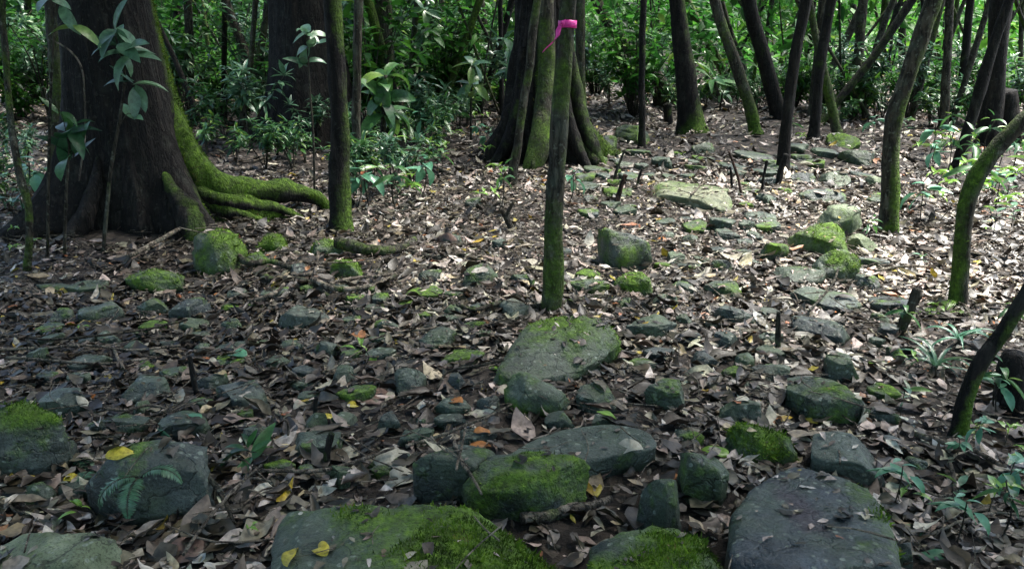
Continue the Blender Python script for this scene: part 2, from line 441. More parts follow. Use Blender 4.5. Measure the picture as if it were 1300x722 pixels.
def tuft_mesh(V, F, moss, density, length, seed, mat=M_MOSS, thr=0.52, lean=0.5):
    """short moss shoots standing on the mossy faces of a surface"""
    rg = np.random.default_rng(seed)
    tri = np.concatenate([F[:, [0, 1, 2]], F[:, [0, 2, 3]]])
    a, b, c = V[tri[:, 0]], V[tri[:, 1]], V[tri[:, 2]]
    nrm = np.cross(b - a, c - a); A = np.linalg.norm(nrm, axis=1) / 2
    nrm = nrm / (2 * A[:, None] + 1e-12)
    m = moss[tri].mean(1)
    cen = (a + b + c) / 3
    w = np.clip((m + 0.45 * fbm(cen * 9, seed, 3) * 0.5 - thr) * 4, 0, 1) * A * (nrm[:, 2] > -0.35)
    tot = w.sum()
    if tot < 1e-6: return None
    n = int(min(tot * density, 14000))
    if n < 20: return None
    k = rg.choice(len(tri), n, p=w / tot)
    u, v = rg.random(n), rg.random(n); f = u + v > 1; u[f], v[f] = 1 - u[f], 1 - v[f]
    P = a[k] + (b[k] - a[k]) * u[:, None] + (c[k] - a[k]) * v[:, None]
    nn = nrm[k]
    D = nn + rg.normal(0, lean, (n, 3)) + np.array([0, 0, .25])
    D /= np.linalg.norm(D, axis=1)[:, None]
    S = np.cross(D, rg.normal(0, 1, (n, 3))); S /= np.linalg.norm(S, axis=1)[:, None] + 1e-9
    L = length * rg.lognormal(0, .4, n); W = L * 0.34
    P = P - nn * (0.15 * length)
    Vt = np.stack([P - S * W[:, None] * .5, P + S * W[:, None] * .5, P + D * L[:, None] + S * W[:, None] * .12, P + D * L[:, None] - S * W[:, None] * .12], 1).reshape(-1, 3)
    Ft = np.arange(n * 4).reshape(-1, 4)
    tint = np.repeat(np.clip(0.45 + 0.6 * vnoise(P * 14, seed) + rg.normal(0, .16, n), 0, 1), 4)
    return mesh_np('moss', Vt, Ft, mat, False, {'tint': tint})

def outline_from_corners(corners, n):
    """radius function (n samples of angle) of a star-shaped polygon given round its centre; corners softened"""
    th = np.linspace(0, 2 * PI, n, endpoint=False)
    P = np.asarray(corners, float)
    R = np.zeros(n)
    for i, t in enumerate(th):
        d = np.array([math.cos(t), math.sin(t)]); best = 0
        for a, b in zip(P, np.roll(P, -1, 0)):
            e = b - a
            den = d[0] * e[1] - d[1] * e[0]
            if abs(den) < 1e-12: continue
            r = (a[0] * e[1] - a[1] * e[0]) / den
            s = (a[0] * d[1] - a[1] * d[0]) / den
            if r > 0 and -1e-6 <= s <= 1 + 1e-6: best = max(best, r)
        R[i] = best
    k = np.array([1, 2, 1]) / 4
    for _ in range(1):
        R = np.convolve(np.concatenate([R[-1:], R, R[:1]]), k, 'valid')
    return R

def build_rock(label, corners, centre, h, n=4.0, moss=0.2, seed=0, tilt=(0, 0), under=0.1, cuts=3, mat=None,
               segs=56, prof=26, rough=1.0, moss_dir=None, tufts=0, tuft_len=0.012, name='rock', cat='rock', group=None, noise_scale=1.0, cutq=(.74, .93)):
    rg = np.random.default_rng(seed + 100)
    R = outline_from_corners(corners, segs)
    size = R.mean()
    hm = 0.35 if n > 3 else 0.15
    v = np.linspace(0.02, 1, prof)
    top = v <= 0.68
    t = np.clip(v / 0.68, 0, 1) * PI / 2
    rad = np.where(top, np.sin(t) ** (2 / n), 1 - under * ((v - 0.68) / 0.32).clip(0) ** 0.8)
    zz = np.where(top, hm + (1 - hm) * np.cos(t).clip(0) ** (2 / n), hm - (hm + 0.12 + 0.10 / max(h, .05) * .6) * ((v - 0.68) / 0.32))
    th = np.linspace(0, 2 * PI, segs, endpoint=False)
    X = rad[:, None] * (R * np.cos(th))[None, :]
    Y = rad[:, None] * (R * np.sin(th))[None, :]
    Z = np.broadcast_to((zz * h)[:, None], X.shape).copy()
    Z += (tilt[0] * X + tilt[1] * Y) * np.clip(zz, 0, 1)[:, None]
    V = np.stack([X, Y, Z], -1).reshape(-1, 3)
    q = V / size * noise_scale
    off = rg.uniform(0, 50, 3)
    nd = V - np.array([0, 0, h * .2]); nd /= np.linalg.norm(nd, axis=1)[:, None] + 1e-9
    amp = size * rough * np.where(nd[:, 2] > .75, .55, 1.0)
    V = V + nd * ((0.075 * fbm(q * 1.3 + off, seed, 2)) * amp)[:, None]
    cen = np.array([0, 0, h * 0.3])
    for k in range(cuts):                                    # facets: broken off along random planes
        a = rg.uniform(0, 2 * PI); e = rg.choice([rg.uniform(-.1, .5), rg.uniform(.5, 1.45)])
        d = np.array([math.cos(a) * math.cos(e), math.sin(a) * math.cos(e), math.sin(e)])
        s = (V - cen) @ d
        lim = np.quantile(s, rg.uniform(*cutq))
        V = V - np.clip(s - lim, 0, None)[:, None] * d
    q = V / size * noise_scale
    ledge = vnoise(q * np.array([2.0, 2.0, 5.0]) + off, seed + 21)
    V = V + nd * ((0.030 * fbm(q * 4.0 + off, seed + 3, 5, .55) - 0.030 * np.abs(fbm(q * 2.4 + off, seed + 5, 3)) + .02 * np.round(ledge * 2.2) / 2.2) * amp)[:, None]
    # layered slate steps on the sides
    V[:, :2] *= (1 + 0.018 * rough * np.sin(V[:, 2] / max(size, .05) * 38 + 3 * vnoise(q * 1.5, seed + 9)))[:, None]
    mm = moss + 0.28 * fbm(q * 1.1 + off, seed + 7, 3) + 0.10 * nd[:, 2]
    if moss_dir is not None:
        mm = mm + 0.5 * ((V / size) @ np.asarray(moss_dir, float))
    mm = np.clip(mm, 0, 1)
    cush = np.clip((mm - .42) * 4, 0, 1) * (.6 + .5 * fbm(V * 28 + off, seed + 31, 2))
    V = V + nd * (cush * min(.014, size * .07))[:, None]
    V0 = V[:segs].mean(0)
    kk = len(V)
    V = np.concatenate([V, [V0]]); mm = np.concatenate([mm, [mm[:segs].mean()]])
    i = np.arange(prof - 1)[:, None] * segs; j = np.arange(segs)[None, :]; j2 = (j + 1) % segs
    F = np.stack([i + j, i + segs + j, i + segs + j2, i + j2], -1).reshape(-1, 4)
    a = np.arange(0, segs, 2)
    F = np.concatenate([F, np.stack([np.full(len(a), kk), a, (a + 1) % segs, (a + 2) % segs], -1)])
    o = link(name, mesh_np(name, V, F, mat or M_ROCK, True, {'moss': mm}), None, centre)
    tag(o, label, cat, group)
    ROCK_V.append(V + np.asarray(centre)); ROCK_F.append(F + _off[0]); _off[0] += len(V)
    if tufts:
        tm = tuft_mesh(V, F, mm, tufts, tuft_len, seed + 50)
        if tm: link('moss', tm, o)
    return o

def rock_poly(label, px, h, tilt=(0, 0), **kw):
    """key rocks: px = corners of the upper face as seen in the photo, h = height above the ground"""
    W = np.array([hit(x, y, h) for x, y in px])
    BOXES.append((min(p[0] for p in px), min(p[1] for p in px), max(p[0] for p in px), max(p[1] for p in px) + 12))
    c = W[:, :2].mean(0)
    base = gz(c[0], c[1]); kw.setdefault('cutq', (.88, .97))
    return build_rock(label, W[:, :2] - c, (c[0], c[1], base), h, tilt=tilt, **kw)

BOXES = []
def rock_box(label, box, hf=0.35, n=4.0, moss=0.2, seed=None, k=None, lift=.022, **kw):
    """other rocks: box = visible extents in the photo, hf = share of its height that is the front face"""
    x0, y0, x1, y1 = box; BOXES.append(box)
    seed = seed if seed is not None else int(x0 * 7 + y0 * 13) % 9973
    rg = np.random.default_rng(seed)
    f = hit((x0 + x1) / 2, y1)
    d = math.hypot(f[1], CAM_Z - f[2]); phi = math.atan2(CAM_Z - f[2], f[1])
    w = (x1 - x0) * d / FOC
    h = hf * (y1 - y0) * d / FOC / math.cos(phi) + lift
    D = min((1 - hf) * (y1 - y0) * d / FOC / math.sin(phi), 1.7 * w)
    D = max(D, 0.55 * w)
    k = k or rg.integers(5, 8)
    ang = np.sort((np.arange(k) + rg.uniform(-.33, .33, k)) / k * 2 * PI) + rg.uniform(0, 2)
    rr = rg.uniform(0.82, 1.1, k)
    C = np.stack([np.cos(ang) * rr, np.sin(ang) * rr], 1)
    C -= (C.max(0) + C.min(0)) / 2
    C *= np.array([w, D]) / np.ptp(C, axis=0)
    cy = f[1] + D / 2
    cx = f[0] * (cy / f[1])
    tilt = (rg.uniform(-.12, .12), rg.uniform(-.10, .08))
    kw.setdefault('tilt', tilt); kw['cuts'] = kw.get('cuts', 9 if n >= 3 else 2)
    near = f[1] < 4.2
    kw.setdefault('segs', 64 if near else 44); kw.setdefault('prof', 30 if near else 20)
    return build_rock(label, C, (cx, cy, gz(cx, cy) - 0.01), h, n=n, moss=moss, seed=seed, **kw)

# --- foreground rocks with their own outlines
rock_poly('large smooth blue-grey slab filling the bottom right, purple stains down its face',
          [(928, 745), (926, 650), (946, 606), (1004, 572), (1034, 568), (1076, 590), (1112, 628), (1132, 668), (1152, 745), (1040, 800)], 0.17, (0.0, -0.10),
          n=12, moss=0.03, seed=4, cuts=3, rough=.6, moss_dir=(0.85, -.12, 0), tufts=30000, tuft_len=.010, under=.05, segs=90, prof=34, mat=M_SLAB)
rock_poly('long bottom-centre boulder with bare grey left half and bright mossy right half',
          [(335, 690), (350, 636), (395, 606), (470, 616), (540, 626), (600, 632), (690, 658), (734, 690), (750, 760), (560, 800), (370, 790)], 0.20, (0.0, -0.05),
          n=5, moss=0.44, seed=11, cuts=6, rough=.8, moss_dir=(0.62, -.1, 0.25), tufts=60000, tuft_len=.008, segs=96, prof=34)
rock_poly('bright mossy boulder at the bottom edge, left of the blue-grey slab',
          [(738, 730), (750, 676), (800, 656), (856, 650), (898, 672), (922, 712), (915, 780), (800, 790)], 0.17,
          n=4, moss=0.62, seed=13, cuts=8, tufts=60000, tuft_len=.008, segs=80, prof=30)
rock_box('upright green-grey rock leaning behind the bright mossy boulder at the bottom edge', (806, 612, 872, 690), 0.72, n=3.2, moss=0.3, seed=21, cuts=4)
rock_poly('wide flat dark slab with a straight front edge at the lower centre',
          [(640, 578), (668, 560), (712, 545), (770, 536), (822, 545), (840, 566), (800, 574), (720, 588), (650, 596)], 0.085,
          n=9, moss=0.14, seed=5, cuts=0, rough=.5, under=.22)
rock_box('square-faced grey-green block with a pale flat top', (520, 568, 634, 640), 0.62, n=7, moss=0.22, seed=17, cuts=1, rough=.6, k=4, under=.05)
rock_box('long low dark green mossy rock right of the square block', (588, 600, 748, 662), 0.66, n=5, moss=0.40, seed=18, cuts=5, cutq=(.85, .96), tufts=9000, tuft_len=.007)
rock_box('wedge-shaped olive rock sloping down to the right in the lower centre', (636, 474, 728, 528), 0.5, n=3, moss=0.42, seed=19, tilt=(-.35, 0), cuts=4)
rock_poly('broad central boulder with green moss on top at the foot of the ribboned sapling',
          [(626, 446), (640, 424), (668, 403), (702, 388), (732, 380), (760, 388), (774, 402), (786, 418), (768, 432), (742, 444), (700, 450), (656, 456)], 0.15,
          (0.0, 0.10), n=2.9, moss=0.40, seed=23, cuts=5, moss_dir=(0.1, .35, 0.1), tufts=9000, tuft_len=.008, segs=72, prof=30)
rock_box('rounded dark boulder with moss along its crown, cut by the left edge', (-60, 506, 101, 612), 0.62, n=2.7, moss=0.12, seed=24, cuts=2, cutq=(.9, .97), moss_dir=(0.1, .45, 0.42), tufts=20000, tuft_len=.008, segs=76, prof=32)
rock_box('large faceted dark grey rock under the fern in the lower left', (122, 564, 308, 664), 0.58, n=3.0, moss=0.20, seed=25, cuts=10, cutq=(.86, .97), segs=76, prof=32, rough=.8)
rock_box('pale lichen-mottled rounded rock in the bottom left corner', (-40, 706, 178, 770), 0.4, n=2.8, moss=0.16, seed=26, cuts=2, mat=M_ROCKP, segs=76, prof=30, k=6)
rock_box('grey stone of the lower left carrying a single white leaf', (60, 488, 134, 528), 0.4, n=5, moss=.08, seed=31, rough=.6)
rock_box('long dark flat slab of the left foreground, behind the stone with the white leaf', (136, 470, 240, 512), 0.4, n=6, moss=.12, seed=32, rough=.6)
rock_box('narrow buried slab right behind the round boulder of the left edge', (104, 526, 192, 556), 0.5, n=5, moss=.28, seed=33)
rock_box('dark slab just above the faceted rock under the fern', (188, 524, 294, 560), 0.45, n=6, moss=.16, seed=34)
rock_box('grey-green stone left of the leafy clump in the lower left', (272, 476, 358, 520), 0.4, n=4, moss=.25, seed=35)
rock_box('small flat green stone behind the broad-leaved clump', (293, 536, 362, 566), 0.4, n=5, moss=.3, seed=36)
rock_box('small dark rock half buried left of the big pale leaves', (408, 588, 462, 620), 0.5, n=3.5, moss=.2, seed=37)
rock_box('dark upright stone above the big pale leaves', (498, 455, 548, 506), 0.45, n=4, moss=.1, seed=38)
rock_box('blue-black slab right of the wedge-shaped rock', (730, 478, 808, 524), 0.4, n=5, moss=.05, seed=39)
rock_box('tilted narrow slab standing left of the large blue-grey slab', (862, 572, 918, 646), 0.55, n=5, moss=.30, seed=40, tilt=(-.5, 0), cuts=2)
rock_box('low rock with bright green moss touching the blue-grey slab', (902, 544, 1024, 590), 0.55, n=3.2, cutq=(.85, .97), moss=.62, seed=41, tufts=40000, tuft_len=.009)
rock_box('dark rounded stone left of the low bright mossy rock', (812, 474, 882, 528), 0.4, n=4, moss=.22, seed=42)
rock_box('small dark stone between the flat slabs of the right foreground', (898, 502, 972, 546), 0.4, n=4, moss=.14, seed=43)
rock_box('flat-topped grey-green rock with a mossy front of the right foreground', (974, 474, 1094, 540), 0.42, n=6, moss=.30, seed=44, rough=.6, moss_dir=(0, -.4, 0), segs=64)
rock_box('wide grey rock lying behind the large blue-grey slab', (1010, 536, 1116, 622), 0.3, n=5, moss=.10, seed=45, rough=.6, segs=64)
rock_box('smooth rounded olive rock behind the flat-topped mossy-fronted rock', (1018, 442, 1110, 490), 0.5, n=3, moss=.30, seed=46, rough=.6)
# --- middle ground, left
rock_box('round mossy boulder at the foot of the big left tree', (238, 288, 312, 352), 0.72, n=2.5, moss=.56, seed=51, cuts=3, cutq=(.86, .96), rough=1.2, tufts=7000, tuft_len=.011, segs=56, prof=26)
rock_box('arched mossy slab with a dark hollow beneath, left of the round mossy boulder', (154, 334, 262, 376), 0.5, n=5, moss=.55, seed=52, under=.45, tufts=7000, tuft_len=.010)
rock_box('flat grey slab below the big left tree', (96, 378, 176, 410), 0.45, n=6, moss=.2, seed=53, under=.2)
rock_box('small stone squeezed between two slabs below the big left tree', (174, 372, 217, 405), 0.5, n=4, moss=.2, seed=54)
rock_box('blocky green-grey stone below the arched mossy slab', (217, 374, 276, 408), 0.55, n=5, moss=.25, seed=55)
rock_box('pointed flat stone among sticks left of centre', (204, 452, 252, 484), 0.35, n=5, moss=.28, seed=56)
rock_box('dark stone behind the short black stake in the left foreground', (246, 465, 288, 502), 0.4, n=5, moss=.1, seed=57)
rock_box('small flat stone lying among the sticks on the left', (118, 418, 158, 442), 0.3, n=5, moss=.3, seed=58)
rock_box('half buried stone below the left flange of the big tree', (58, 386, 110, 410), 0.45, n=4, moss=.25, seed=59)
rock_box('bright mossy stone below the long mossy root, upper of two', (318, 296, 380, 320), 0.6, n=3, moss=.72, seed=61, tufts=8000, tuft_len=.012)
rock_box('mossy stone below the long mossy root, lower of two', (308, 316, 354, 340), 0.6, n=3, moss=.6, seed=62, tufts=8000, tuft_len=.012)
rock_box('mossy stone at the foot of the dark straight trunk left of centre', (386, 298, 440, 328), 0.6, n=3, moss=.58, seed=63, tufts=7000, tuft_len=.012)
rock_box('dark stone with a bright mossy ridge below the dark straight trunk', (402, 326, 474, 356), 0.65, n=3, moss=.56, seed=64, moss_dir=(0, 0, .4), tufts=8000, tuft_len=.012)
rock_box('grey-green stone left of the stone with a bright mossy ridge', (358, 330, 400, 352), 0.5, n=4, moss=.35, seed=65)
rock_box('broad flat grey slab left of centre, half under leaves', (336, 378, 434, 426), 0.25, n=7, moss=.16, seed=66, rough=.5)
rock_box('dark angular stone in the litter left of the central boulder', (530, 412, 584, 444), 0.4, n=5, moss=.14, seed=67)
rock_box('small dark slab left of the small green seedling', (418, 460, 464, 488), 0.4, n=5, moss=.1, seed=68)
rock_box('grey stone with one light green patch left of the ribboned sapling', (584, 332, 634, 370), 0.45, n=4, moss=.32, seed=69)
rock_box('pale whitish stone left of the foot of the ribboned sapling', (618, 376, 690, 410), 0.4, n=4, moss=.1, seed=70, mat=M_ROCKP)
rock_box('small rounded stone left behind the ribboned sapling', (646, 344, 682, 366), 0.5, n=3, moss=.4, seed=71)
# --- middle ground, right
rock_box('pointed grey rock with a black hollow front, right of the ribboned sapling', (742, 280, 832, 346), 0.62, n=5, moss=.46, seed=1074, k=4, cuts=5, cutq=(.8, .95), under=.4, tilt=(-.30, -.45))
rock_box('olive mossy rock just below the pointed rock', (775, 342, 847, 376), 0.65, n=3, moss=.56, seed=75, tufts=6000, tuft_len=.011)
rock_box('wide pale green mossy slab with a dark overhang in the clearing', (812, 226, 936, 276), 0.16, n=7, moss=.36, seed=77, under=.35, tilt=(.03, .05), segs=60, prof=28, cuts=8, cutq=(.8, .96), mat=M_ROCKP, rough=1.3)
rock_box('small stone right of the olive mossy rock', (848, 354, 884, 376), 0.4, n=5, moss=.3, seed=77)
rock_box('flat stone with a light green patch in the right middle ground', (888, 350, 948, 382), 0.3, n=6, moss=.3, seed=78)
rock_box('dark flat slab with a shadowed front edge in the right middle ground', (886, 382, 962, 414), 0.4, n=7, moss=.12, seed=79, under=.25)
rock_box('low dark slab right of the central boulder', (784, 400, 862, 436), 0.3, n=6, moss=.12, seed=80)
rock_box('small dark stone in front of the dark flat slab of the right', (898, 418, 946, 444), 0.4, n=5, moss=.1, seed=81)
rock_box('small grey stone right below the low dark slab', (866, 442, 914, 470), 0.4, n=4, moss=.15, seed=82)
rock_box('tiny rounded stone below the olive mossy rock', (780, 372, 808, 394), 0.5, n=3, moss=.35, seed=83)
rock_box('low grey stone beside the tiny rounded stone', (810, 370, 874, 392), 0.35, n=5, moss=.2, seed=84)
rock_box('dark little rock with a mossy cap in the sunlit clearing', (955, 306, 1002, 331), 0.65, n=3.5, moss=.35, seed=85, under=.3)
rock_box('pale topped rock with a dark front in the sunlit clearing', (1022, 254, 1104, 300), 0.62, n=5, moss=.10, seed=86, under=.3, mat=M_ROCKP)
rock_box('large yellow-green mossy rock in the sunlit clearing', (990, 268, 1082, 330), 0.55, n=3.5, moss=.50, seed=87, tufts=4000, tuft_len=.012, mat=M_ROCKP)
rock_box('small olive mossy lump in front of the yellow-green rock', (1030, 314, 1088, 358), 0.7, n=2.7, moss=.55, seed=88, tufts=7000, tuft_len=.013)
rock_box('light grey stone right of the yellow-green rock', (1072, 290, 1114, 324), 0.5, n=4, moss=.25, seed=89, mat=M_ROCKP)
rock_box('grey stone below the olive mossy lump', (1078, 340, 1110, 372), 0.5, n=4, moss=.3, seed=90)
rock_box('flat dark stone left of the olive mossy lump', (966, 338, 1052, 364), 0.3, n=6, moss=.25, seed=91)
rock_box('long flat slab with pale green patches below the olive mossy lump', (996, 356, 1102, 396), 0.25, n=7, moss=.3, seed=92, rough=.5)
rock_box('smooth blue-grey slab in the right middle ground', (1002, 392, 1086, 440), 0.3, n=7, moss=.08, seed=93, rough=.5)
rock_box('small flat stone beside the thin leaning stake on the right', (958, 416, 1004, 442), 0.35, n=5, moss=.2, seed=94)
rock_box('low stone left of the smooth rounded olive rock', (952, 454, 1004, 486), 0.35, n=5, moss=.18, seed=95)
rock_box('flat dark green rock on the path behind the clearing', (1006, 234, 1082, 264), 0.35, n=5, moss=.3, seed=96)
rock_box('small dark stone left of the flat rock on the path', (955, 245, 988, 264), 0.5, n=4, moss=.15, seed=97)
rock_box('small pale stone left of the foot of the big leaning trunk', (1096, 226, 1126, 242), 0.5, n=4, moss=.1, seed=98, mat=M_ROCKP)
# --- far
rock_box('square mossy rock right of the buttressed central tree', (779, 156, 828, 185), 0.65, n=5, moss=.5, seed=101)
rock_box('dark rock touching the right flange of the central tree', (754, 166, 784, 190), 0.6, n=4, moss=.4, seed=102)
rock_box('flat green stone in front of the thick dark trunk', (876, 178, 910, 198), 0.45, n=5, moss=.35, seed=103)
rock_box('dark low stone left of the thick dark trunk', (824, 198, 858, 216), 0.5, n=4, moss=.2, seed=104)
rock_box('dark rock in the stony path, near the forked thin trunk', (1034, 212, 1076, 238), 0.5, n=4, moss=.2, seed=105)
rock_box('dark rock in the stony path, further back', (1068, 190, 1112, 214), 0.5, n=4, moss=.25, seed=106)
rock_box('low green mossy mound at the foot of the mossy limb', (1046, 168, 1086, 188), 0.55, n=2.8, moss=.7, seed=107)
rock_box('greenish stone among leaves behind the flat rock on the path', (1000, 216, 1036, 234), 0.5, n=4, moss=.3, seed=108)

# --- small stones between them
small = [(30, 440, 74, 464), (150, 430, 186, 448), (282, 402, 318, 424), (392, 432, 430, 452), (470, 404, 510, 424), (560, 384, 590, 402),
         (560, 470, 600, 496), (604, 500, 640, 526), (742, 528, 790, 546), (850, 398, 884, 416), (690, 520, 736, 544), (470, 520, 520, 548),
         (380, 520, 420, 546), (160, 508, 200, 526), (20, 612, 70, 640), (930, 446, 958, 466), (960, 388, 992, 406), (900, 326, 934, 344),
         (840, 318, 870, 334), (700, 310, 726, 326), (620, 300, 650, 316), (560, 296, 590, 312), (530, 340, 562, 358), (470, 372, 500, 388),
         (1104, 396, 1130, 412), (1116, 440, 1150, 458), (1060, 330, 1082, 344), (936, 280, 960, 294), (860, 296, 886, 310), (740, 246, 764, 258),
         (590, 250, 616, 264), (700, 470, 730, 488), (1120, 690, 1170, 722), (1140, 580, 1176, 602), (240, 436, 270, 450), (60, 560, 110, 590)]
rgs = np.random.default_rng(5)
small_labels = [
 'small stone at the left edge among thin sticks', 'little stone above the row of dark slabs on the left', 'small stone left of the broad flat slab',
 'little stone right below the broad flat slab', 'little stone in the litter between the flat slab and the angular stone', 'little stone behind the dark angular stone',
 'small stone right of the upright stone', 'small stone left of the wedge-shaped rock', 'small stone behind the wide flat slab with the straight edge',
 'little stone right of the low dark slab', 'small stone below the wedge-shaped rock', 'small stone left of the big brown leaf', 'small stone near the pair of thin stakes',
 'little stone touching the long dark slab at the left', 'stone in the dark gap under the round boulder at the left edge', 'little stone right of the small grey stone',
 'little stone right of the slab with the shadowed edge', 'little stone left of the little rock with a mossy cap', 'little stone right of the pointed rock',
 'little stone right of the ribboned sapling stem', 'little stone left of the ribboned sapling stem', 'little stone below the young herbs by the dark trunk',
 'little stone in the litter right of the curved root', 'little stone below the curved root in the litter', 'little stone right of the blue-grey slab, mid distance',
 'little stone left of the drooping strap leaves', 'tiny stone touching the olive mossy lump', 'tiny stone left of the yellow-green rock', 'tiny stone in the litter below the mossy slab of the clearing',
 'tiny stone behind the pointed rock', 'tiny stone in the litter before the central tree', 'little stone in front of the central boulder', 'stone at the bottom edge right of the blue-grey slab',
 'stone half buried right of the blue-grey slab', 'little stone above the pointed flat stone', 'stone between the round boulder and the faceted rock']
for i, b in enumerate(small):
    rock_box(small_labels[i], b, rgs.uniform(.35, .6), n=rgs.uniform(3, 5), moss=rgs.uniform(.05, .4), seed=300 + i, segs=32, prof=16, name='stone', cat='stone')

# --- more half-buried stones of the rocky path, named after the rock they lie by
MARKS = [(1035, 650, 'large blue-grey slab'), (540, 670, 'long bottom-centre boulder'), (705, 430, 'broad central boulder'), (50, 555, 'round boulder of the left edge'),
         (215, 610, 'faceted rock under the fern'), (740, 565, 'wide flat slab with a straight edge'), (577, 600, 'square-faced block'), (275, 320, 'round mossy boulder by the left tree'),
         (380, 400, 'broad flat slab left of centre'), (785, 312, 'pointed rock with a black hollow'), (873, 252, 'wide mossy slab of the clearing'), (1040, 300, 'yellow-green rock of the clearing'),
         (1034, 505, 'flat-topped rock with mossy front'), (1064, 465, 'smooth rounded olive rock'), (682, 500, 'wedge-shaped olive rock'), (925, 398, 'dark flat slab with shadowed edge'),
         (1044, 415, 'smooth blue-grey slab'), (190, 490, 'long dark slab of the left'), (1044, 250, 'flat dark green rock on the path')]
rgs = np.random.default_rng(12)
new, tries = [], 0
while len(new) < 185 and tries < 20000:
    tries += 1
    if tries % 3 == 0: x, y = rgs.uniform(740, 1120), rgs.uniform(196, 400)
    else: x, y = rgs.uniform(60, 1130), rgs.uniform(370, 640)
    w = rgs.lognormal(0, .38) * (26 + .125 * (y - 150)); hh = w * rgs.uniform(.30, .44)
    bx = (x - w / 2, y - hh, x + w / 2, y)
    if any(bx[0] < o[2] - 3 and bx[2] > o[0] + 3 and bx[1] < o[3] - 2 and bx[3] > o[1] + 2 for o in BOXES): continue
    dm, k = min((abs(x - m[0]) / 1.6 + abs(y - m[1]), i) for i, m in enumerate(MARKS))
    o = rock_box('', bx, rgs.uniform(.10, .32), n=rgs.uniform(6, 11), moss=rgs.choice([.05, .15, .35, .52]) + (.1 if y < 400 else 0), seed=900 + tries, under=.2, cuts=5, cutq=(.82, .96), segs=40, prof=18, name='stone', cat='stone', lift=.026)
    dx, dy = x - MARKS[k][0], y - MARKS[k][1]
    side = ('right of' if dx > 0 else 'left of') if abs(dx) > 1.3 * abs(dy) else ('in front of' if dy > 0 else 'behind')
    new.append((k, side, dm, o))
rank = {}
NEAR = ['nearest', 'second nearest', 'third nearest', 'fourth nearest', 'fifth nearest', 'sixth nearest', 'seventh nearest', 'eighth nearest', 'ninth nearest', 'tenth nearest', 'eleventh nearest', 'twelfth nearest', 'thirteenth nearest', 'fourteenth nearest', 'fifteenth nearest', 'sixteenth nearest']
for k, side, dm, o in sorted(new, key=lambda t: t[2]):
    r = rank.get((k, side), 0); rank[(k, side)] = r + 1
    o['label'] = '%s of the half-buried stones %s the %s' % (NEAR[min(r, 15)], side, MARKS[k][2])
    o['group'] = 'half-buried stones of the rocky path'

ROCK_BVH = BVHTree.FromPolygons(np.concatenate(ROCK_V).tolist(), np.concatenate(ROCK_F).tolist())

def surf(x, y):
    """height and normal of the top of rocks or ground at (x,y); on_rock flag"""
    g = gz(x, y)
    loc, nrm, idx, dist = ROCK_BVH.ray_cast(Vector((x, y, g + 3)), Vector((0, 0, -1)))
    if loc is not None and loc.z > g:
        if nrm.z < 0: nrm = -nrm
        return loc.z, np.array(nrm), True
    e = 0.05
    n = unit([gz(x - e, y) - gz(x + e, y), gz(x, y - e) - gz(x, y + e), 2 * e])
    return g, n, False

def surf_many(x, y):
    g = ground_z(x, y)
    e = 0.05
    N = np.stack([ground_z(x - e, y) - ground_z(x + e, y), ground_z(x, y - e) - ground_z(x, y + e), np.full_like(x, 2 * e)], 1)
    N /= np.linalg.norm(N, axis=1)[:, None]
    R = np.zeros(len(x), bool)
    down = Vector((0, 0, -1))
    for i in range(len(x)):
        loc, nrm, idx, dist = ROCK_BVH.ray_cast(Vector((x[i], y[i], g[i] + 3)), down)
        if loc is not None and loc.z > g[i]:
            g[i] = loc.z; R[i] = True
            N[i] = nrm if nrm.z > 0 else -nrm
    return g, N, R

# ------------------------------------------------------------------ crowns: out of view, sized and offset to place shade on the ground
def crown_mesh(n, leaf, clumps, seed, flat=0.55):
    rg = np.random.default_rng(seed)
    c = rg.normal(0, 1, (clumps, 3)); c /= np.linalg.norm(c, axis=1)[:, None]
    c *= rg.random(clumps)[:, None] ** 0.45
    c[:, 2] *= flat
    k = rg.integers(0, clumps, n)
    P = c[k] + rg.normal(0, 1, (n, 3)) * np.array([.17, .17, .11])
    D = rg.normal(0, 1, (n, 3)) * np.array([1, 1, .45]) + np.array([0, 0, -.25]); D /= np.linalg.norm(D, axis=1)[:, None]
    S = np.cross(D, np.array([0, 0, 1.0]) + rg.normal(0, .35, (n, 3))); S /= np.linalg.norm(S, axis=1)[:, None]
    L = leaf * rg.uniform(.7, 1.2, n)[:, None]; W = L * .24
    V = np.stack([P, P + D * L * .45 + S * W, P + D * L, P + D * L * .45 - S * W], 1).reshape(-1, 3)
    F = np.arange(n * 4).reshape(-1, 4)
    return mesh_np('crown', V, F, M_CANOPY, False, {'tint': np.repeat(rg.random(n), 4)})

CROWN_BIG = [crown_mesh(5200, .070, 60, 41), crown_mesh(5200, .070, 52, 42)]
CROWN_SMALL = [crown_mesh(300, .17, 16, 43), crown_mesh(300, .17, 14, 44), crown_mesh(220, .19, 12, 45)]

LAND = []          # landmarks used in the labels: (photo x of the foot, name)

def depth_of(p):
    return float((np.asarray(p) - CAM) @ FWD)

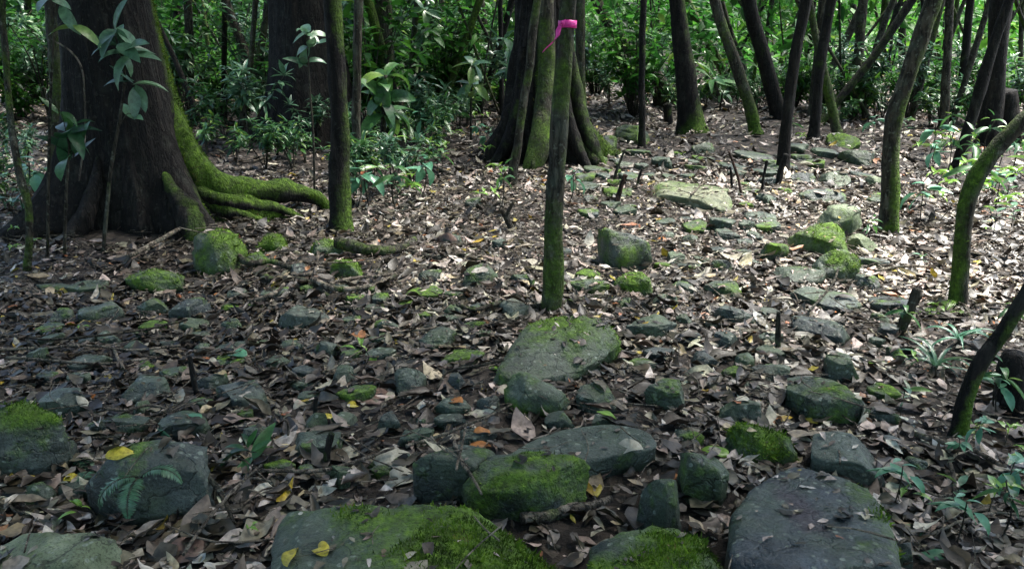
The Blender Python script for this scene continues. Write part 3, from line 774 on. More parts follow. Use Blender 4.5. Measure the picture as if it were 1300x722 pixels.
def tree(label, px, widths, H=8.0, lean_y=0.0, crown=None, mat=None, moss=0.2, moss_dir=None, moss_low=0.0, rough=0.10, seg=16, rings=46,
         seed=None, name='tree', cat='tree', group=None, flare=1.35, tufts=0, tuft_len=.012, extend=True, base=None, limbs=3, dist=None):
    seed = seed if seed is not None else int(px[0][0] * 3 + px[0][1] * 11) % 7919
    rg = np.random.default_rng(seed)
    if base is None:
        base = hit(*px[0]) if dist is None else on_plane(px[0][0], px[0][1], dist)
        if dist is not None: base[2] = gz(base[0], base[1])
    Y0 = base[1]
    P = [np.array([base[0], base[1], base[2] - .12]), base]
    R = [widths[0] * flare, widths[0] * flare]
    n = len(px)
    for i in range(1, n):
        P.append(on_plane(px[i][0], px[i][1], Y0 + lean_y * i / (n - 1)))
        R.append(widths[min(i, len(widths) - 1)])
    R = [r * .5 * depth_of(p) / FOC for r, p in zip(R, P)]
    if flare > 1:
        k = P[1] + (P[2] - P[1]) * min(.25, .16 / max(np.linalg.norm(P[2] - P[1]), .01)); P.insert(2, k); R.insert(2, R[1] / flare * 1.04)
    if extend:
        d = unit(P[-1] - P[-2]); top = P[-1].copy(); r0 = R[-1]
        zs = top[2] - base[2]; steps = 5
        for j in range(steps):
            up = unit(d * (1 - (j + 1) / steps) + np.array([rg.normal(0, .12), rg.normal(0, .12), 1.0]) * ((j + 1) / steps + .15))
            top = top + up * max(H - zs, .5) / steps
            P.append(top.copy()); R.append(r0 * (1 - .55 * (j + 1) / steps))
    P = np.array(P) - base
    root = link(name, None, None, base)
    tag(root, label, cat, group)
    parts = [tube(P, R, seg, rings, rough, seed, moss, moss_dir, moss_low)]
    if extend and limbs:
        for j in range(limbs):
            f = rg.uniform(.62, .92); q = P[-1] * f + P[-3] * (1 - f)
            a = rg.uniform(0, 2 * PI); L = H * rg.uniform(.12, .22)
            e = q + np.array([math.cos(a) * L, math.sin(a) * L, L * .55])
            parts.append(tube([q, (q + e) / 2 + np.array([0, 0, .12 * L]), e], [R[-1] * .6, R[-1] * .45, R[-1] * .2], 8, 10, .08, seed + j, moss))
    V, F, M = join(parts)
    tr = link('trunk', mesh_np('trunk', V, F, mat or M_BARK, True, {'moss': M}), root)
    if tufts:
        tm = tuft_mesh(V, F, M, tufts, tuft_len, seed + 3, thr=.55)
        if tm: link('moss', tm, tr)
    if crown:
        r, big, ox, oy = crown  # out of view; radius and offset chosen for the shade cast
        me = (CROWN_BIG if big else CROWN_SMALL)[seed % (2 if big else 3)]
        c = link('crown', me, root, tuple(P[-1] + np.array([ox, oy, .1])))
        c.scale = (r, r, r); c.rotation_euler = (0, 0, rg.uniform(0, 6.28))
    return root, base

def flared_tree(label, centre, r_top, H, flanges, top_shift=(0, 0), seed=1, mat=None, moss=0.1, moss_sides=(), crown=None, flutes=0.06, seg=120, rings=90):
    """a buttressed trunk: flanges = (angle deg, reach at the ground, width rad, height of fall-off)"""
    cx, cy = centre; cz = gz(cx, cy)
    z = np.concatenate([np.linspace(-.25, 2.2, int(rings * .75)), np.linspace(2.3, H, rings - int(rings * .75))])
    th = np.linspace(0, 2 * PI, seg, endpoint=False)
    TH, Z = np.meshgrid(th, z)
    zz = Z.clip(0)
    R = r_top * (1 - .45 * (zz / H)) * (1 + .22 * np.exp(-zz / .5))
    for a, amp, wd, fall in flanges:
        d = (TH - math.radians(a) + PI + .12 * np.sin(zz * 2 + a)) % (2 * PI) - PI
        e = np.exp(-zz / fall)
        R = R + amp * (0.95 * e + .05 * np.exp(-zz / (fall * 4))) * np.exp(-(np.abs(d) / (wd * (1 + .4 * (1 - e)))) ** 1.6)
    pts = np.stack([np.cos(TH) * 2.2, np.sin(TH) * 2.2, Z * .35], -1).reshape(-1, 3)
    nb = fbm(pts + seed, seed, 4).reshape(R.shape)
    fine = fbm(np.stack([np.cos(TH) * 7, np.sin(TH) * 7, Z * 1.6], -1).reshape(-1, 3), seed + 4, 4).reshape(R.shape)
    R = R * (1 + flutes * nb + .022 * fine)
    sx = np.interp(zz, [0, 2.2, H], [0, top_shift[0], top_shift[0] * 1.8]); sy = np.interp(zz, [0, 2.2, H], [0, top_shift[1], top_shift[1] * 1.8])
    V = np.stack([R * np.cos(TH) + sx, R * np.sin(TH) + sy, Z], -1).reshape(-1, 3)
    m = np.full(R.shape, moss) + .25 * nb
    for a, wd, s, lo, hi in moss_sides:
        d = (TH - math.radians(a) + PI) % (2 * PI) - PI
        m = m + s * np.exp(-(d / wd) ** 2) * np.clip((zz - lo) / .2 + 1, 0, 1) * np.clip((hi - zz) / .5, 0, 1)
    i = np.arange(rings - 1)[:, None] * seg; j = np.arange(seg)[None, :]; j2 = (j + 1) % seg
    F = np.stack([i + j, i + j2, i + seg + j2, i + seg + j], -1).reshape(-1, 4)
    m = np.clip(m.ravel(), 0, 1)
    root = link('tree', None, None, (cx, cy, cz)); tag(root, label, 'tree')
    tr = link('trunk', mesh_np('trunk', V, F, mat or M_BARK_D, True, {'moss': m}), root)
    if crown:
        r, ox, oy = crown  # unseen crown, shifted to steer where its shade falls
        rg = np.random.default_rng(seed)
        top = np.array([sx[-1, 0], sy[-1, 0], H])
        for k in range(4):
            e = top + np.array([ox * .6 + rg.normal(0, .3) * r, oy * .6 + rg.normal(0, .3) * r, rg.uniform(0, .8)])
            st = top * .92
            Vl, Fl, Ml = tube([st, (st + e) / 2 + np.array([0, 0, .5]), e], [r_top * .38, r_top * .25, r_top * .1], 10, 16, .1, seed + k, moss)
            link('limb', mesh_np('limb', Vl, Fl, mat or M_BARK_D, True, {'moss': Ml}), root)
        c = link('crown', CROWN_BIG[seed % 2], root, tuple(top + np.array([ox, oy, .4]))); c.scale = (r, r, r * .8)
    return root, tr, (V, F, m), np.array([cx, cy, cz])

# --- the big left tree
LT = hit(158, 304)[:2] + np.array([-0.12, 0.68])
lt, lt_tr, lt_geo, lt_c = flared_tree('huge dark trunk on the left with mossy buttress roots snaking right', LT, 0.37, 11,
    [(20, .66, .26, .30), (-40, .50, .22, .30), (-62, .12, .3, .5), (-138, .68, .24, .40), (178, .55, .24, .42), (95, .6, .3, .6)],
    top_shift=(-.12, 0), seed=3, moss=-.12, moss_sides=[(14, .34, 1.0, -.3, 7), (-22, .16, .55, -.3, .55), (-140, .25, .22, -.3, .8)], crown=(4.8, 1.6, -1.6))
tm = tuft_mesh(lt_geo[0], lt_geo[1], lt_geo[2], 9000, .014, 91, thr=.5)
if tm: link('moss', tm, lt_tr)
def root_part(parent, origin, px, Ys, widths, moss, seed, tufts=14000):
    P = np.array([on_plane(x, y, Y) for (x, y), Y in zip(px, Ys)])
    R = [w * .5 * depth_of(p) / FOC for w, p in zip(widths, P)]
    V, F, M = tube(P - origin, R, 22, 60, .24, seed, moss - .12, (0, 0, 1))
    o = link('root', mesh_np('root', V, F, M_BARK_D, True, {'moss': M}), parent)
    tm = tuft_mesh(V, F, M, tufts, .013, seed, thr=.5)
    if tm: link('moss', tm, o)
yl = lt_c[1]
root_part(lt, lt_c, [(212, 130), (228, 180), (250, 216), (288, 238), (330, 245), (375, 249), (404, 256), (424, 276)], [yl, yl - .05, yl, yl + .15, yl + .35, yl + .5, yl + .58, yl + .55], [14, 26, 40, 38, 30, 24, 18, 8], .85, 71, 22000)
root_part(lt, lt_c, [(188, 170), (204, 212), (222, 250), (236, 282), (248, 314)], [yl - .12, yl - .27, yl - .44, yl - .56, yl - .66], [2, 7, 20, 32, 22], .38, 72)
root_part(lt, lt_c, [(245, 255), (272, 268), (306, 274), (340, 286)], [yl - .1, yl, yl + .05, yl], [22, 20, 15, 8], .62, 73)
root_part(lt, lt_c, [(262, 240), (290, 262), (330, 268), (372, 284)], [yl + .1, yl + .2, yl + .25, yl + .2], [18, 16, 12, 7], .4, 74)
root_part(lt, lt_c, [(98, 150), (84, 205), (62, 252), (34, 292), (-6, 330)], [yl - .12, yl - .16, yl - .24, yl - .34, yl - .42], [6, 20, 34, 34, 16], .12, 75, 3000)
root_part(lt, lt_c, [(128, 190), (118, 240), (100, 282), (76, 322)], [yl - .34, yl - .46, yl - .58, yl - .68], [3, 14, 26, 18], .06, 76, 3000)
root_part(lt, lt_c, [(240, 235), (275, 252), (318, 262), (356, 266), (398, 288)], [yl - .1, yl, yl + .12, yl + .22, yl + .25], [12, 20, 18, 14, 6], .5, 77)
LAND.append((165, 'the mossy-rooted left tree'))

# --- central buttressed tree
CT = hit(688, 216)[:2] + np.array([.0, 0.75])
ct, ct_tr, ct_geo, ct_c = flared_tree('dark fluted tree with flaring buttresses at the centre, behind the ribboned sapling', CT, .28, 11,
    [(4, .48, .15, .42), (-38, .42, .14, .36), (-92, .46, .13, .6), (-128, .26, .14, .5), (184, .46, .15, .32), (-165, .30, .13, .38), (60, .6, .2, .5), (120, .6, .2, .5)],
    seed=8, moss=.05, moss_sides=[(-92, .18, .60, -.3, 6), (4, .16, .35, -.3, 1.2), (-38, .12, .3, -.3, 1.)], flutes=.30, crown=(3.5, -.3, -2.2))
tm = tuft_mesh(ct_geo[0], ct_geo[1], ct_geo[2], 5000, .018, 92, thr=.5)
if tm: link('moss', tm, ct_tr)
yc = ct_c[1]
def fin(px, Ys, widths, moss, seed, mat=M_BARK_D):
    P = np.array([on_plane(x, y, Y) for (x, y), Y in zip(px, Ys)]); R = [w * .5 * depth_of(p) / FOC for w, p in zip(widths, P)]
    V, F, M = tube(P - ct_c, R, 16, 44, .12, seed, moss, (0, 0, .6))
    link('buttress', mesh_np('buttress', V, F, mat, True, {'moss': M}), ct)
fin([(722, 40), (728, 100), (737, 150), (751, 186), (768, 212)], [yc - .22, yc - .25, yc - .3, yc - .35, yc - .4], [10, 15, 18, 18, 10], .30, 81)
fin([(716, 110), (722, 150), (733, 188), (750, 222)], [yc - .38, yc - .42, yc - .5, yc - .6], [8, 13, 15, 9], .2, 82)
fin([(694, -5), (693, 60), (690, 130), (684, 180), (672, 226)], [yc - .36, yc - .38, yc - .45, yc - .6, yc - .72], [18, 20, 23, 28, 22], .42, 83, M_BARK)
fin([(664, 60), (657, 130), (645, 180), (622, 214)], [yc - .18, yc - .2, yc - .28, yc - .35], [10, 15, 18, 10], .05, 84)
LAND.append((690, 'the central buttressed tree'))

# --- huge dark trunk behind the left centre
BT = hit(386, 186)[:2] + np.array([0, .6])
flared_tree('massive black trunk rising behind the dark straight trunk, left of centre', BT, .50, 12, [(-10, .4, .3, .5), (-90, .3, .3, .5), (-170, .45, .3, .5), (100, .4, .3, .5)],
            seed=12, moss=-.05, crown=(3.4, -1.8, .8), seg=80, rings=60)
LAND.append((386, 'the massive black trunk'))

TREES = [
 # label, pixels from the foot up, widths, options
 ('slim greenish sapling in the centre with a pink ribbon tied around its stem', [(700, 394), (703, 300), (708, 200), (714, 100), (722, 0)], [26, 24, 22, 21, 20],
  dict(H=7.5, crown=(3.3, 1, 2.0, -.6), moss=.40, moss_low=.3, flare=1.12, name='sapling', cat='sapling', tufts=1800, tuft_len=.012, rough=.07)),  # oversized unseen crown, shifted right to shade the foreground
 ('thin pale sapling stem standing left of the central buttressed tree', [(649, 236), (660, 165), (672, 80), (683, -8)], [12, 11, 10, 10], dict(H=6, crown=(1.4, 0, 0, 0), moss=.3, name='sapling', cat='sapling')),
 ('dark straight trunk left of centre, moss along its right edge', [(433, 292), (431, 200), (427, 100), (421, 0)], [25, 24, 23, 23],
  dict(H=8, crown=(3.8, 1, .2, -.2), moss=.15, moss_dir=(.9, -.3, 0), moss_low=.35, mat=M_BARK_D, tufts=2500, tuft_len=.013)),
 ('thin brown trunk close to the right of the dark straight trunk', [(453, 216), (452, 140), (453, 60), (456, -8)], [12, 11, 11, 11], dict(H=7, crown=(1.6, 0, 0, 0), moss=.25)),
 ('pale green smooth trunk rising behind leafy plants left of centre', [(497, 172), (495, 110), (488, 50), (485, -8)], [20, 19, 19, 20], dict(H=8, crown=(2.4, 0, 0, 0), moss=.42)),
 ('brown trunk in the thicket left of the thin pale sapling stem', [(603, 120), (601, 60), (599, -8)], [16, 15, 15], dict(H=8, crown=(2, 0, 0, 0), moss=.1)),
 ('very thin dark stem just left of the central buttressed tree', [(637, 152), (636, 80), (635, -8)], [7, 6, 6], dict(H=6, crown=(1.2, 0, 0, 0), mat=M_BARK_D)),
 ('thin stem in the thicket right of the pale green smooth trunk', [(562, 128), (563, 60), (560, -8)], [7, 6, 6], dict(H=6, crown=(1.2, 0, 0, 0))),
 ('thin greenish trunk touching the right side of the central buttressed tree', [(738, 172), (737, 100), (736, -8)], [14, 13, 13], dict(H=7, crown=(1.8, 0, 0, 0), moss=.4)),
 ('very slim dark sapling standing alone right of the central tree, forked at the top', [(814, 190), (815, 120), (815, 60), (818, -8)], [9, 8, 8, 8], dict(H=5.5, crown=(1.1, 0, 0, 0), mat=M_BARK_D, name='sapling', cat='sapling')),
 ('thick dark trunk with a light mossy buttress on its right side', [(876, 168), (872, 120), (866, 60), (856, -8)], [32, 27, 23, 21],
  dict(H=8, crown=(1.8, 0, 0, .8), moss=.05, moss_dir=(.9, -.3, 0), moss_low=.4, mat=M_BARK_D, flare=1.3, seg=24)),
 ('leaning trunk bent left over a mossy foot, right of the thick dark trunk', [(958, 170), (953, 140), (940, 100), (921, 45), (905, -8)], [15, 15, 15, 14, 14], dict(H=8, crown=(1.8, 0, 0, 0), moss=.3, moss_low=.4)),
 ('thinner leaning trunk directly behind the bent leaning trunk', [(952, 122), (943, 83), (926, 40), (912, -8)], [11, 10, 10, 10], dict(H=8, crown=(1.6, 0, 0, 0), moss=.2)),
 ('mossy trunk leaning left behind the thick dark trunk', [(930, 118), (918, 88), (903, 62), (868, -8)], [13, 12, 12, 11], dict(H=8, crown=(1.6, 0, 0, 0), moss=.5)),
 ('dark curved trunk leaning left, rooted beside the mossy mound', [(988, 150), (978, 110), (966, 60), (949, -8)], [19, 18, 17, 17], dict(H=8, crown=(2.2, 0, 0, 0), moss=.15, mat=M_BARK_D)),
 ('thin dark trunk leaning right with a forked foot', [(994, 216), (999, 160), (1008, 90), (1024, -8)], [15, 14, 14, 14], dict(H=7, crown=(1.7, 0, 0, 0), moss=.1, mat=M_BARK_D)),
 ('dark slim trunk leaning right behind the forked thin trunk', [(1032, 178), (1036, 130), (1044, 67), (1057, -8)], [14, 13, 13, 12], dict(H=7, crown=(1.8, 0, 0, 0), moss=.15, mat=M_BARK_D)),
 ('bright mossy limb-like stem leaning left at the low green mound', [(1064, 172), (1058, 140), (1049, 105), (1034, 40), (1028, -8)], [12, 12, 11, 9, 8], dict(H=6, crown=(1.3, 0, 0, 0), moss=.6)),
 ('brown trunk in the right background, left of the big leaning trunk', [(1076, 146), (1084, 100), (1090, 60), (1097, -8)], [13, 12, 12, 11], dict(H=8, crown=(2, 0, 0, 0), moss=.25)),
 ('thin stem leaning strongly right in the right background', [(1088, 134), (1104, 85), (1126, 22), (1137, -8)], [8, 8, 8, 7], dict(H=7, crown=(1.3, 0, 0, 0), moss=.2)),
 ('big leaning trunk curving up to the right, moss on its foot', [(1129, 297), (1130, 240), (1131, 195), (1137, 145), (1156, 83), (1176, 30), (1190, -8)], [24, 22, 21, 20, 20, 21, 21],
  dict(H=7, crown=(2.0, 0, .6, .8), moss=.18, moss_low=.45, moss_dir=(.7, -.3, 0), tufts=2500, tuft_len=.014, flare=1.1)),
 ('thin grey stem behind the big leaning trunk', [(1146, 118), (1146, 60), (1146, -8)], [9, 9, 9], dict(H=8, crown=(1.5, 0, 0, 0))),
 ('thin trunk right of the big leaning trunk before the fallen branches', [(1196, 164), (1202, 90), (1207, -8)], [11, 10, 10], dict(H=8, crown=(1.6, 0, 0, 0), moss=.15)),
 ('dark thin trunk leaning right, just left of the thick right trunk', [(1216, 212), (1228, 170), (1246, 107), (1264, 50), (1284, -8)], [15, 14, 14, 12, 11], dict(H=7, crown=(1.5, 0, 0, 0), mat=M_BARK_D, moss=.08)),
 ('thick dark upright trunk at the upper right', [(1256, 184), (1260, 120), (1264, 60), (1270, -8)], [28, 26, 25, 25], dict(H=8, crown=(1.8, 0, 1.2, .6), mat=M_BARK_D, moss=.08, seg=22)),
 ('curved mossy sapling arching out of the right edge of the picture', [(1215, 388), (1219, 330), (1222, 290), (1231, 244), (1255, 200), (1302, 150), (1340, 115)], [23, 21, 21, 22, 21, 20, 19],
  dict(H=5, crown=(1.2, 0, .6, 0), moss=.20, moss_dir=(-.7, -.2, .4), moss_low=.3, flare=1.1, name='sapling', cat='sapling', tufts=3500, tuft_len=.012, extend=True)),
 ('lower mossy sapling slanting out of the right edge, foot among brown leaves', [(1216, 554), (1226, 505), (1243, 463), (1270, 425), (1308, 365), (1345, 300)], [21, 19, 19, 18, 17, 16],
  dict(H=4, crown=(1.0, 0, .8, 0), moss=.15, moss_dir=(.5, -.3, .2), moss_low=.2, flare=1.1, name='sapling', cat='sapling', tufts=7000, tuft_len=.012, mat=M_BARK_D)),
 ('slim mossy stem left of the huge left tree', [(70, 250), (74, 140), (70, 60), (66, -8)], [18, 18, 19, 20], dict(H=8, crown=(2, 0, 0, 0), moss=.45, dist=8.6)),
 ('thin stem in the thicket just right of the huge left tree', [(241, 160), (241, 80), (238, -8)], [11, 11, 10], dict(H=7, crown=(1.6, 0, 0, 0), moss=.25)),
]
for lab, px, wd, op in TREES:
    tree(lab, px, wd, **op)
for x, nm in ((433, 'the dark straight trunk'), (490, 'the pale green smooth trunk'), (602, 'the brown thicket trunk'), (814, 'the very slim dark sapling'), (875, 'the thick dark trunk'),
              (990, 'the dark curved trunk'), (1064, 'the mossy limb-like stem'), (1130, 'the big leaning trunk'), (1256, 'the thick upper right trunk')):
    LAND.append((x, nm))
LAND.sort()

def between(x):
    l = [n for a, n in LAND if a <= x]; r = [n for a, n in LAND if a > x]
    if not l: return 'left of ' + r[0]
    if not r: return 'right of ' + l[-1]
    return 'between %s and %s' % (l[-1], r[0])
ORD = ['first', 'second', 'third', 'fourth', 'fifth', 'sixth', 'seventh', 'eighth', 'ninth', 'tenth', 'eleventh', 'twelfth', 'thirteenth', 'fourteenth', 'fifteenth',
       'sixteenth', 'seventeenth', 'eighteenth', 'nineteenth', 'twentieth']
def ordered_labels(items, what):
    """items: list of (photo x, thing). labels count them left to right between two landmarks"""
    zones = {}
    for it in sorted(items, key=lambda p: p[0]):
        x, o = it[:2]; w = it[2] if len(it) > 2 else what
        z = 'beyond the left edge of the picture' if x < -5 else 'beyond the right edge of the picture' if x > 1305 else between(x).replace('the ', '')
        zones.setdefault((z, w), []).append(o)
    for (z, w), os_ in zones.items():
        for k, o in enumerate(os_):
            o['label'] = ('%s %s' % (w, z)) if len(os_) == 1 else '%s %s from left, %s' % (ORD[k] if k < 20 else 'last', w, z)

def px_of(p):
    v = np.asarray(p) - CAM
    d = v @ FWD
    return 650 + FOC * v[0] / d, 361 - FOC * (v @ UPV) / d

# --- more slender trunks standing in the thicket further back
rgt = np.random.default_rng(77)
far_items, far_kind, tries = [], [], 0
while len(far_items) < 165 and tries < 8000:
    tries += 1
    px = rgt.uniform(-160, 1460); Y = rgt.uniform(14, 30)
    u = rgt.random()
    if u < .45: px, Y = rgt.uniform(720, 1330), rgt.uniform(13, 19)
    elif u < .6: px, Y = rgt.uniform(210, 640), rgt.uniform(11.5, 17)
    x = (px - 650) / FOC * Y * 1.04
    if 730 < px < 1000 and Y < 17: continue
    if any(abs(x - b[0]) + abs(Y - b[1]) * .4 < .42 for _, _, b in far_items): continue
    b = np.array([x, Y, gz(x, Y)])
    ln = rgt.normal(0, .32) + (0.10 if px > 850 else 0) * rgt.choice([-1, 1])
    w = rgt.choice([rgt.uniform(.03, .06), rgt.uniform(.06, .16)]); d = depth_of(b)
    p0 = px_of(b)
    tops = []
    for h in (1.2, 2.6, 4.0):
        tops.append(px_of(b + np.array([ln * h + rgt.normal(0, .05), 0, h])))
    mo = rgt.uniform(.15, .65); dk = rgt.random() < .3
    kind = '%s %s %s trunk' % ('thin' if w < .07 else 'sturdy', 'upright' if abs(ln) < .12 else 'left-leaning' if ln < 0 else 'right-leaning', 'dark' if dk else 'mossy' if mo > .42 else 'brown')
    r, _ = tree('', [p0] + tops, [w * FOC / d] * 4, H=rgt.uniform(7, 9.5), crown=(rgt.uniform(.8, 1.4) if px < 820 else rgt.uniform(.5, .8), 0, 0, 0), base=b, moss=mo, seg=10, rings=22,
                mat=M_BARK_D if dk else M_BARK, seed=int(tries), group='slender trunks in the thicket', limbs=2)
    far_items.append((p0[0], r, b)); far_kind.append(kind)
ordered_labels([(a, r, k) for (a, r, b), k in zip(far_items, far_kind)], '')

# --- lianas on the left edge
def stem_thing(name, cat, label, px, Ys, widths, mat, moss=.2, seed=1, seg=10, rings=40, rough=.1, group=None, tufts=0, part='stem'):
    P = np.array([on_plane(x, y, Y) for (x, y), Y in zip(px, Ys)])
    R = [w * .5 * depth_of(p) / FOC for w, p in zip(widths, P)]
    V, F, M = tube(P - P[0], R, seg, rings, rough, seed, moss)
    o = link(name, mesh_np(name, V, F, mat, True, {'moss': M}), None, P[0])
    tag(o, label, cat, group)
    return o
b = hit(32, 344)
stem_thing('liana', 'vine', 'mossy vine hanging down to the litter at the left edge', [(33, 345), (37, 300), (36, 260), (25, 220), (14, 160), (8, 90), (2, -10)], [b[1], b[1], b[1] + .02, b[1] + .05, b[1] + .2, b[1] + .3, b[1] + .3],
           [10, 9, 9, 9, 8, 8, 8], M_BARK, .42, 5)
stem_thing('liana', 'vine', 'hair-thin pale vine curving down the face of the huge left tree', [(66, 50), (90, 66), (104, 88), (107, 120), (108, 170), (100, 230)], [yl - .55] * 6, [2.4] * 6, M_STICK, .1, 6, 6, 30)

# ------------------------------------------------------------------ fallen wood
def ground_stick(label, px, widths, lift=.02, mat=None, moss=.1, seed=None, name='fallen_branch', cat='branch', arch=0.0, rough=.14, seg=10, rings=None, tufts=0, group=None):
    """a branch lying along photo points on the ground or rocks"""
    P = []
    for i, (x, y) in enumerate(px):
        p = hit(x, y)
        s = i / (len(px) - 1)
        P.append([p[0], p[1], gz(p[0], p[1]) + lift + arch * math.sin(PI * s)])
    P = np.array(P)
    e0, e1 = surf(P[0][0], P[0][1])[0] + lift, surf(P[-1][0], P[-1][1])[0] + lift
    g0, g1 = P[0][2], P[-1][2]
    for i in range(len(P)):                                  # ends may rest on stones; the stick between stays straight
        s = i / (len(P) - 1); P[i][2] += min(.07, e0 - g0) * (1 - s) + min(.07, e1 - g1) * s
    R = [w * .5 * depth_of(p) / FOC for w, p in zip(np.interp(np.linspace(0, 1, len(px)), np.linspace(0, 1, len(widths)), widths), P)]
    seed = seed or int(px[0][0] * 5 + px[0][1]) % 991
    V, F, M = tube(P - P[0], R, seg, rings or 12 * len(px), rough, seed, moss)
    o = link(name, mesh_np(name, V, F, mat or M_STICK, True, {'moss': M}), None, P[0]); tag(o, label, cat, group)
    if tufts:
        tm = tuft_mesh(V, F, M, tufts, .012, seed, thr=.45)
        if tm: link('moss', tm, o)
    return o

ground_stick('thick pale fallen branch lying in front of the long dark mossy rock', [(662, 668), (690, 664), (722, 652), (752, 647), (776, 640)], [15, 14, 13, 11, 8], .02, rough=.2, seg=14)
ground_stick('long thin stick slanting from the bottom edge up to the lower left rocks', [(236, 730), (262, 690), (290, 655), (312, 632), (334, 612)], [4.5, 4.5, 4, 3.5, 3], .07)
ground_stick('thin grey stick lying from the small dark rock to the pale big leaves', [(325, 610), (400, 612), (440, 606), (470, 598), (502, 588)], [4, 5, 5, 4, 3], .04)
ground_stick('pale twig running up to the right above the square-faced block', [(516, 578), (556, 566), (590, 552), (620, 540), (650, 524)], [4.5, 4, 4, 3, 2.5], .04)
ground_stick('short pale twig propped across the bottom centre boulder', [(576, 612), (586, 632), (600, 648), (612, 662)], [5, 5, 4, 3], .10)
ground_stick('thin white twig standing crossed against the propped pale twig', [(580, 648), (588, 625), (594, 606)], [3.5, 3.5, 3], .15)
ground_stick('curved pale root-like branch lying in the litter left of centre', [(398, 366), (416, 374), (440, 376), (470, 370), (505, 354)], [8, 7, 7, 6, 4], .03, moss=.3)
ground_stick('thin pale branch crossing above the curved root-like branch', [(420, 372), (450, 362), (480, 358), (512, 350)], [4, 4, 4, 3], .03)
ground_stick('mossy curved root beside the dark stone with a bright ridge', [(430, 322), (462, 328), (492, 328), (512, 320), (526, 308)], [14, 14, 12, 10, 7], .03, M_BARK, .5, name='surface_root', cat='root', tufts=9000)
ground_stick('thin crooked stick left of the curved root, rising at its end', [(376, 356), (396, 352), (404, 338), (402, 312)], [5, 5, 4, 4], .03)
ground_stick('straight grey stick leaning on the foot of the huge left tree', [(168, 342), (200, 324), (232, 305), (262, 290)], [6, 6, 5, 4], .10)
ground_stick('pale root-like stick along the left of the broad flat slab', [(316, 388), (336, 386), (352, 380), (362, 372)], [6, 6, 5, 4], .03)
for lab, px, w in [
    ('snaking surface root left of the curved pale root-like branch', [(330, 352), (352, 360), (380, 358), (402, 368), (420, 382)], [9, 6]),
    ('dark surface root winding below the mossy stones of the left tree', [(300, 340), (322, 346), (346, 342), (372, 348), (392, 344)], [9, 6]),
    ('thin surface root running right from the mossy curved root', [(520, 322), (552, 330), (584, 326), (616, 336)], [7, 4]),
    ('winding surface root in the litter above the broad flat slab', [(430, 394), (462, 398), (492, 392), (524, 402), (560, 398)], [7, 4]),
    ('surface root creeping away from the foot of the ribboned sapling', [(690, 392), (664, 396), (640, 392), (606, 402), (580, 398)], [9, 4]),
    ('surface root creeping right from the ribboned sapling toward the mossy rock', [(712, 390), (738, 384), (762, 380), (786, 384)], [8, 4])]:
    ground_stick(lab, px, w, .018, M_BARK, .3, name='surface_root', cat='root', seg=10, rings=60, rough=.2)
for i, (lab, px, w) in enumerate([
    ('long thin twig lying flat at the left, uppermost of the bundle', [(0, 432), (60, 440), (120, 438), (190, 430), (240, 420)], [3.5, 3]),
    ('long thin twig lying flat at the left, in the middle of the bundle', [(-10, 452), (50, 450), (110, 446), (170, 452), (230, 446)], [4, 3]),
    ('long thin twig lying flat at the left, lowest of the bundle', [(10, 462), (70, 466), (130, 470), (200, 462)], [4, 3]),
    ('crooked twig crossing the bundle of long twigs at the left', [(36, 440), (60, 458), (92, 470)], [4, 3]),
    ('short pale twig right of the bundle of long twigs', [(146, 452), (150, 462), (158, 476)], [4, 4]),
    ('thin twig between the stone with the white leaf and the long dark slab', [(132, 528), (160, 530), (190, 524), (214, 528)], [4, 3]),
    ('forked-looking pale twig beside the faceted rock under the fern', [(254, 620), (270, 636), (286, 652), (298, 676)], [8, 5]),
    ('grey twig arching over the pale forked-looking twig', [(280, 632), (300, 626), (320, 618), (345, 622)], [4, 3]),
    ('thin twig in the litter above the upright stone', [(470, 440), (500, 430), (540, 426), (572, 420)], [3, 2.5]),
    ('thin pale twig below the angular stone left of centre', [(640, 482), (610, 484), (570, 486), (556, 502)], [4, 3]),
    ('pale twig lying by the large blue-grey slab, right side', [(1160, 560), (1190, 570), (1230, 580), (1268, 600)], [8, 6]),
    ('thin brown twig in the litter at the lower right', [(1150, 620), (1190, 640), (1240, 632), (1290, 640)], [4, 3]),
    ('crooked brown twig at the lower right, below the slanting sapling', [(1205, 600), (1210, 628), (1208, 650)], [6, 4]),
    ('thin twig at the bottom right corner', [(1180, 690), (1220, 672), (1262, 662), (1310, 668)], [4, 3]),
    ('long thin twig lying right of the curved mossy sapling', [(1236, 396), (1262, 392), (1300, 396)], [4, 3]),
    ('pale twig across the low dark slab right of the central boulder', [(666, 470), (700, 470), (735, 466), (780, 452)], [4, 3]),
    ('pale bent twig at the foot of the pointed rock', [(778, 320), (790, 322), (798, 334), (806, 346)], [4, 3]),
    ('thin twig across the wide mossy slab of the clearing', [(876, 262), (884, 250), (892, 238)], [3, 2]),
    ('thin pale twig below the flat slab with pale green patches', [(1026, 402), (1040, 390), (1056, 372), (1062, 358)], [3, 2.5]),
    ('pale long twig in the sunlit litter right of the clearing', [(1110, 350), (1150, 344), (1186, 346)], [4, 3])]):
    ground_stick(lab, px, w, .035, M_STICK if i % 3 else M_BARK, name='twig', cat='twig', seg=7, rings=30)

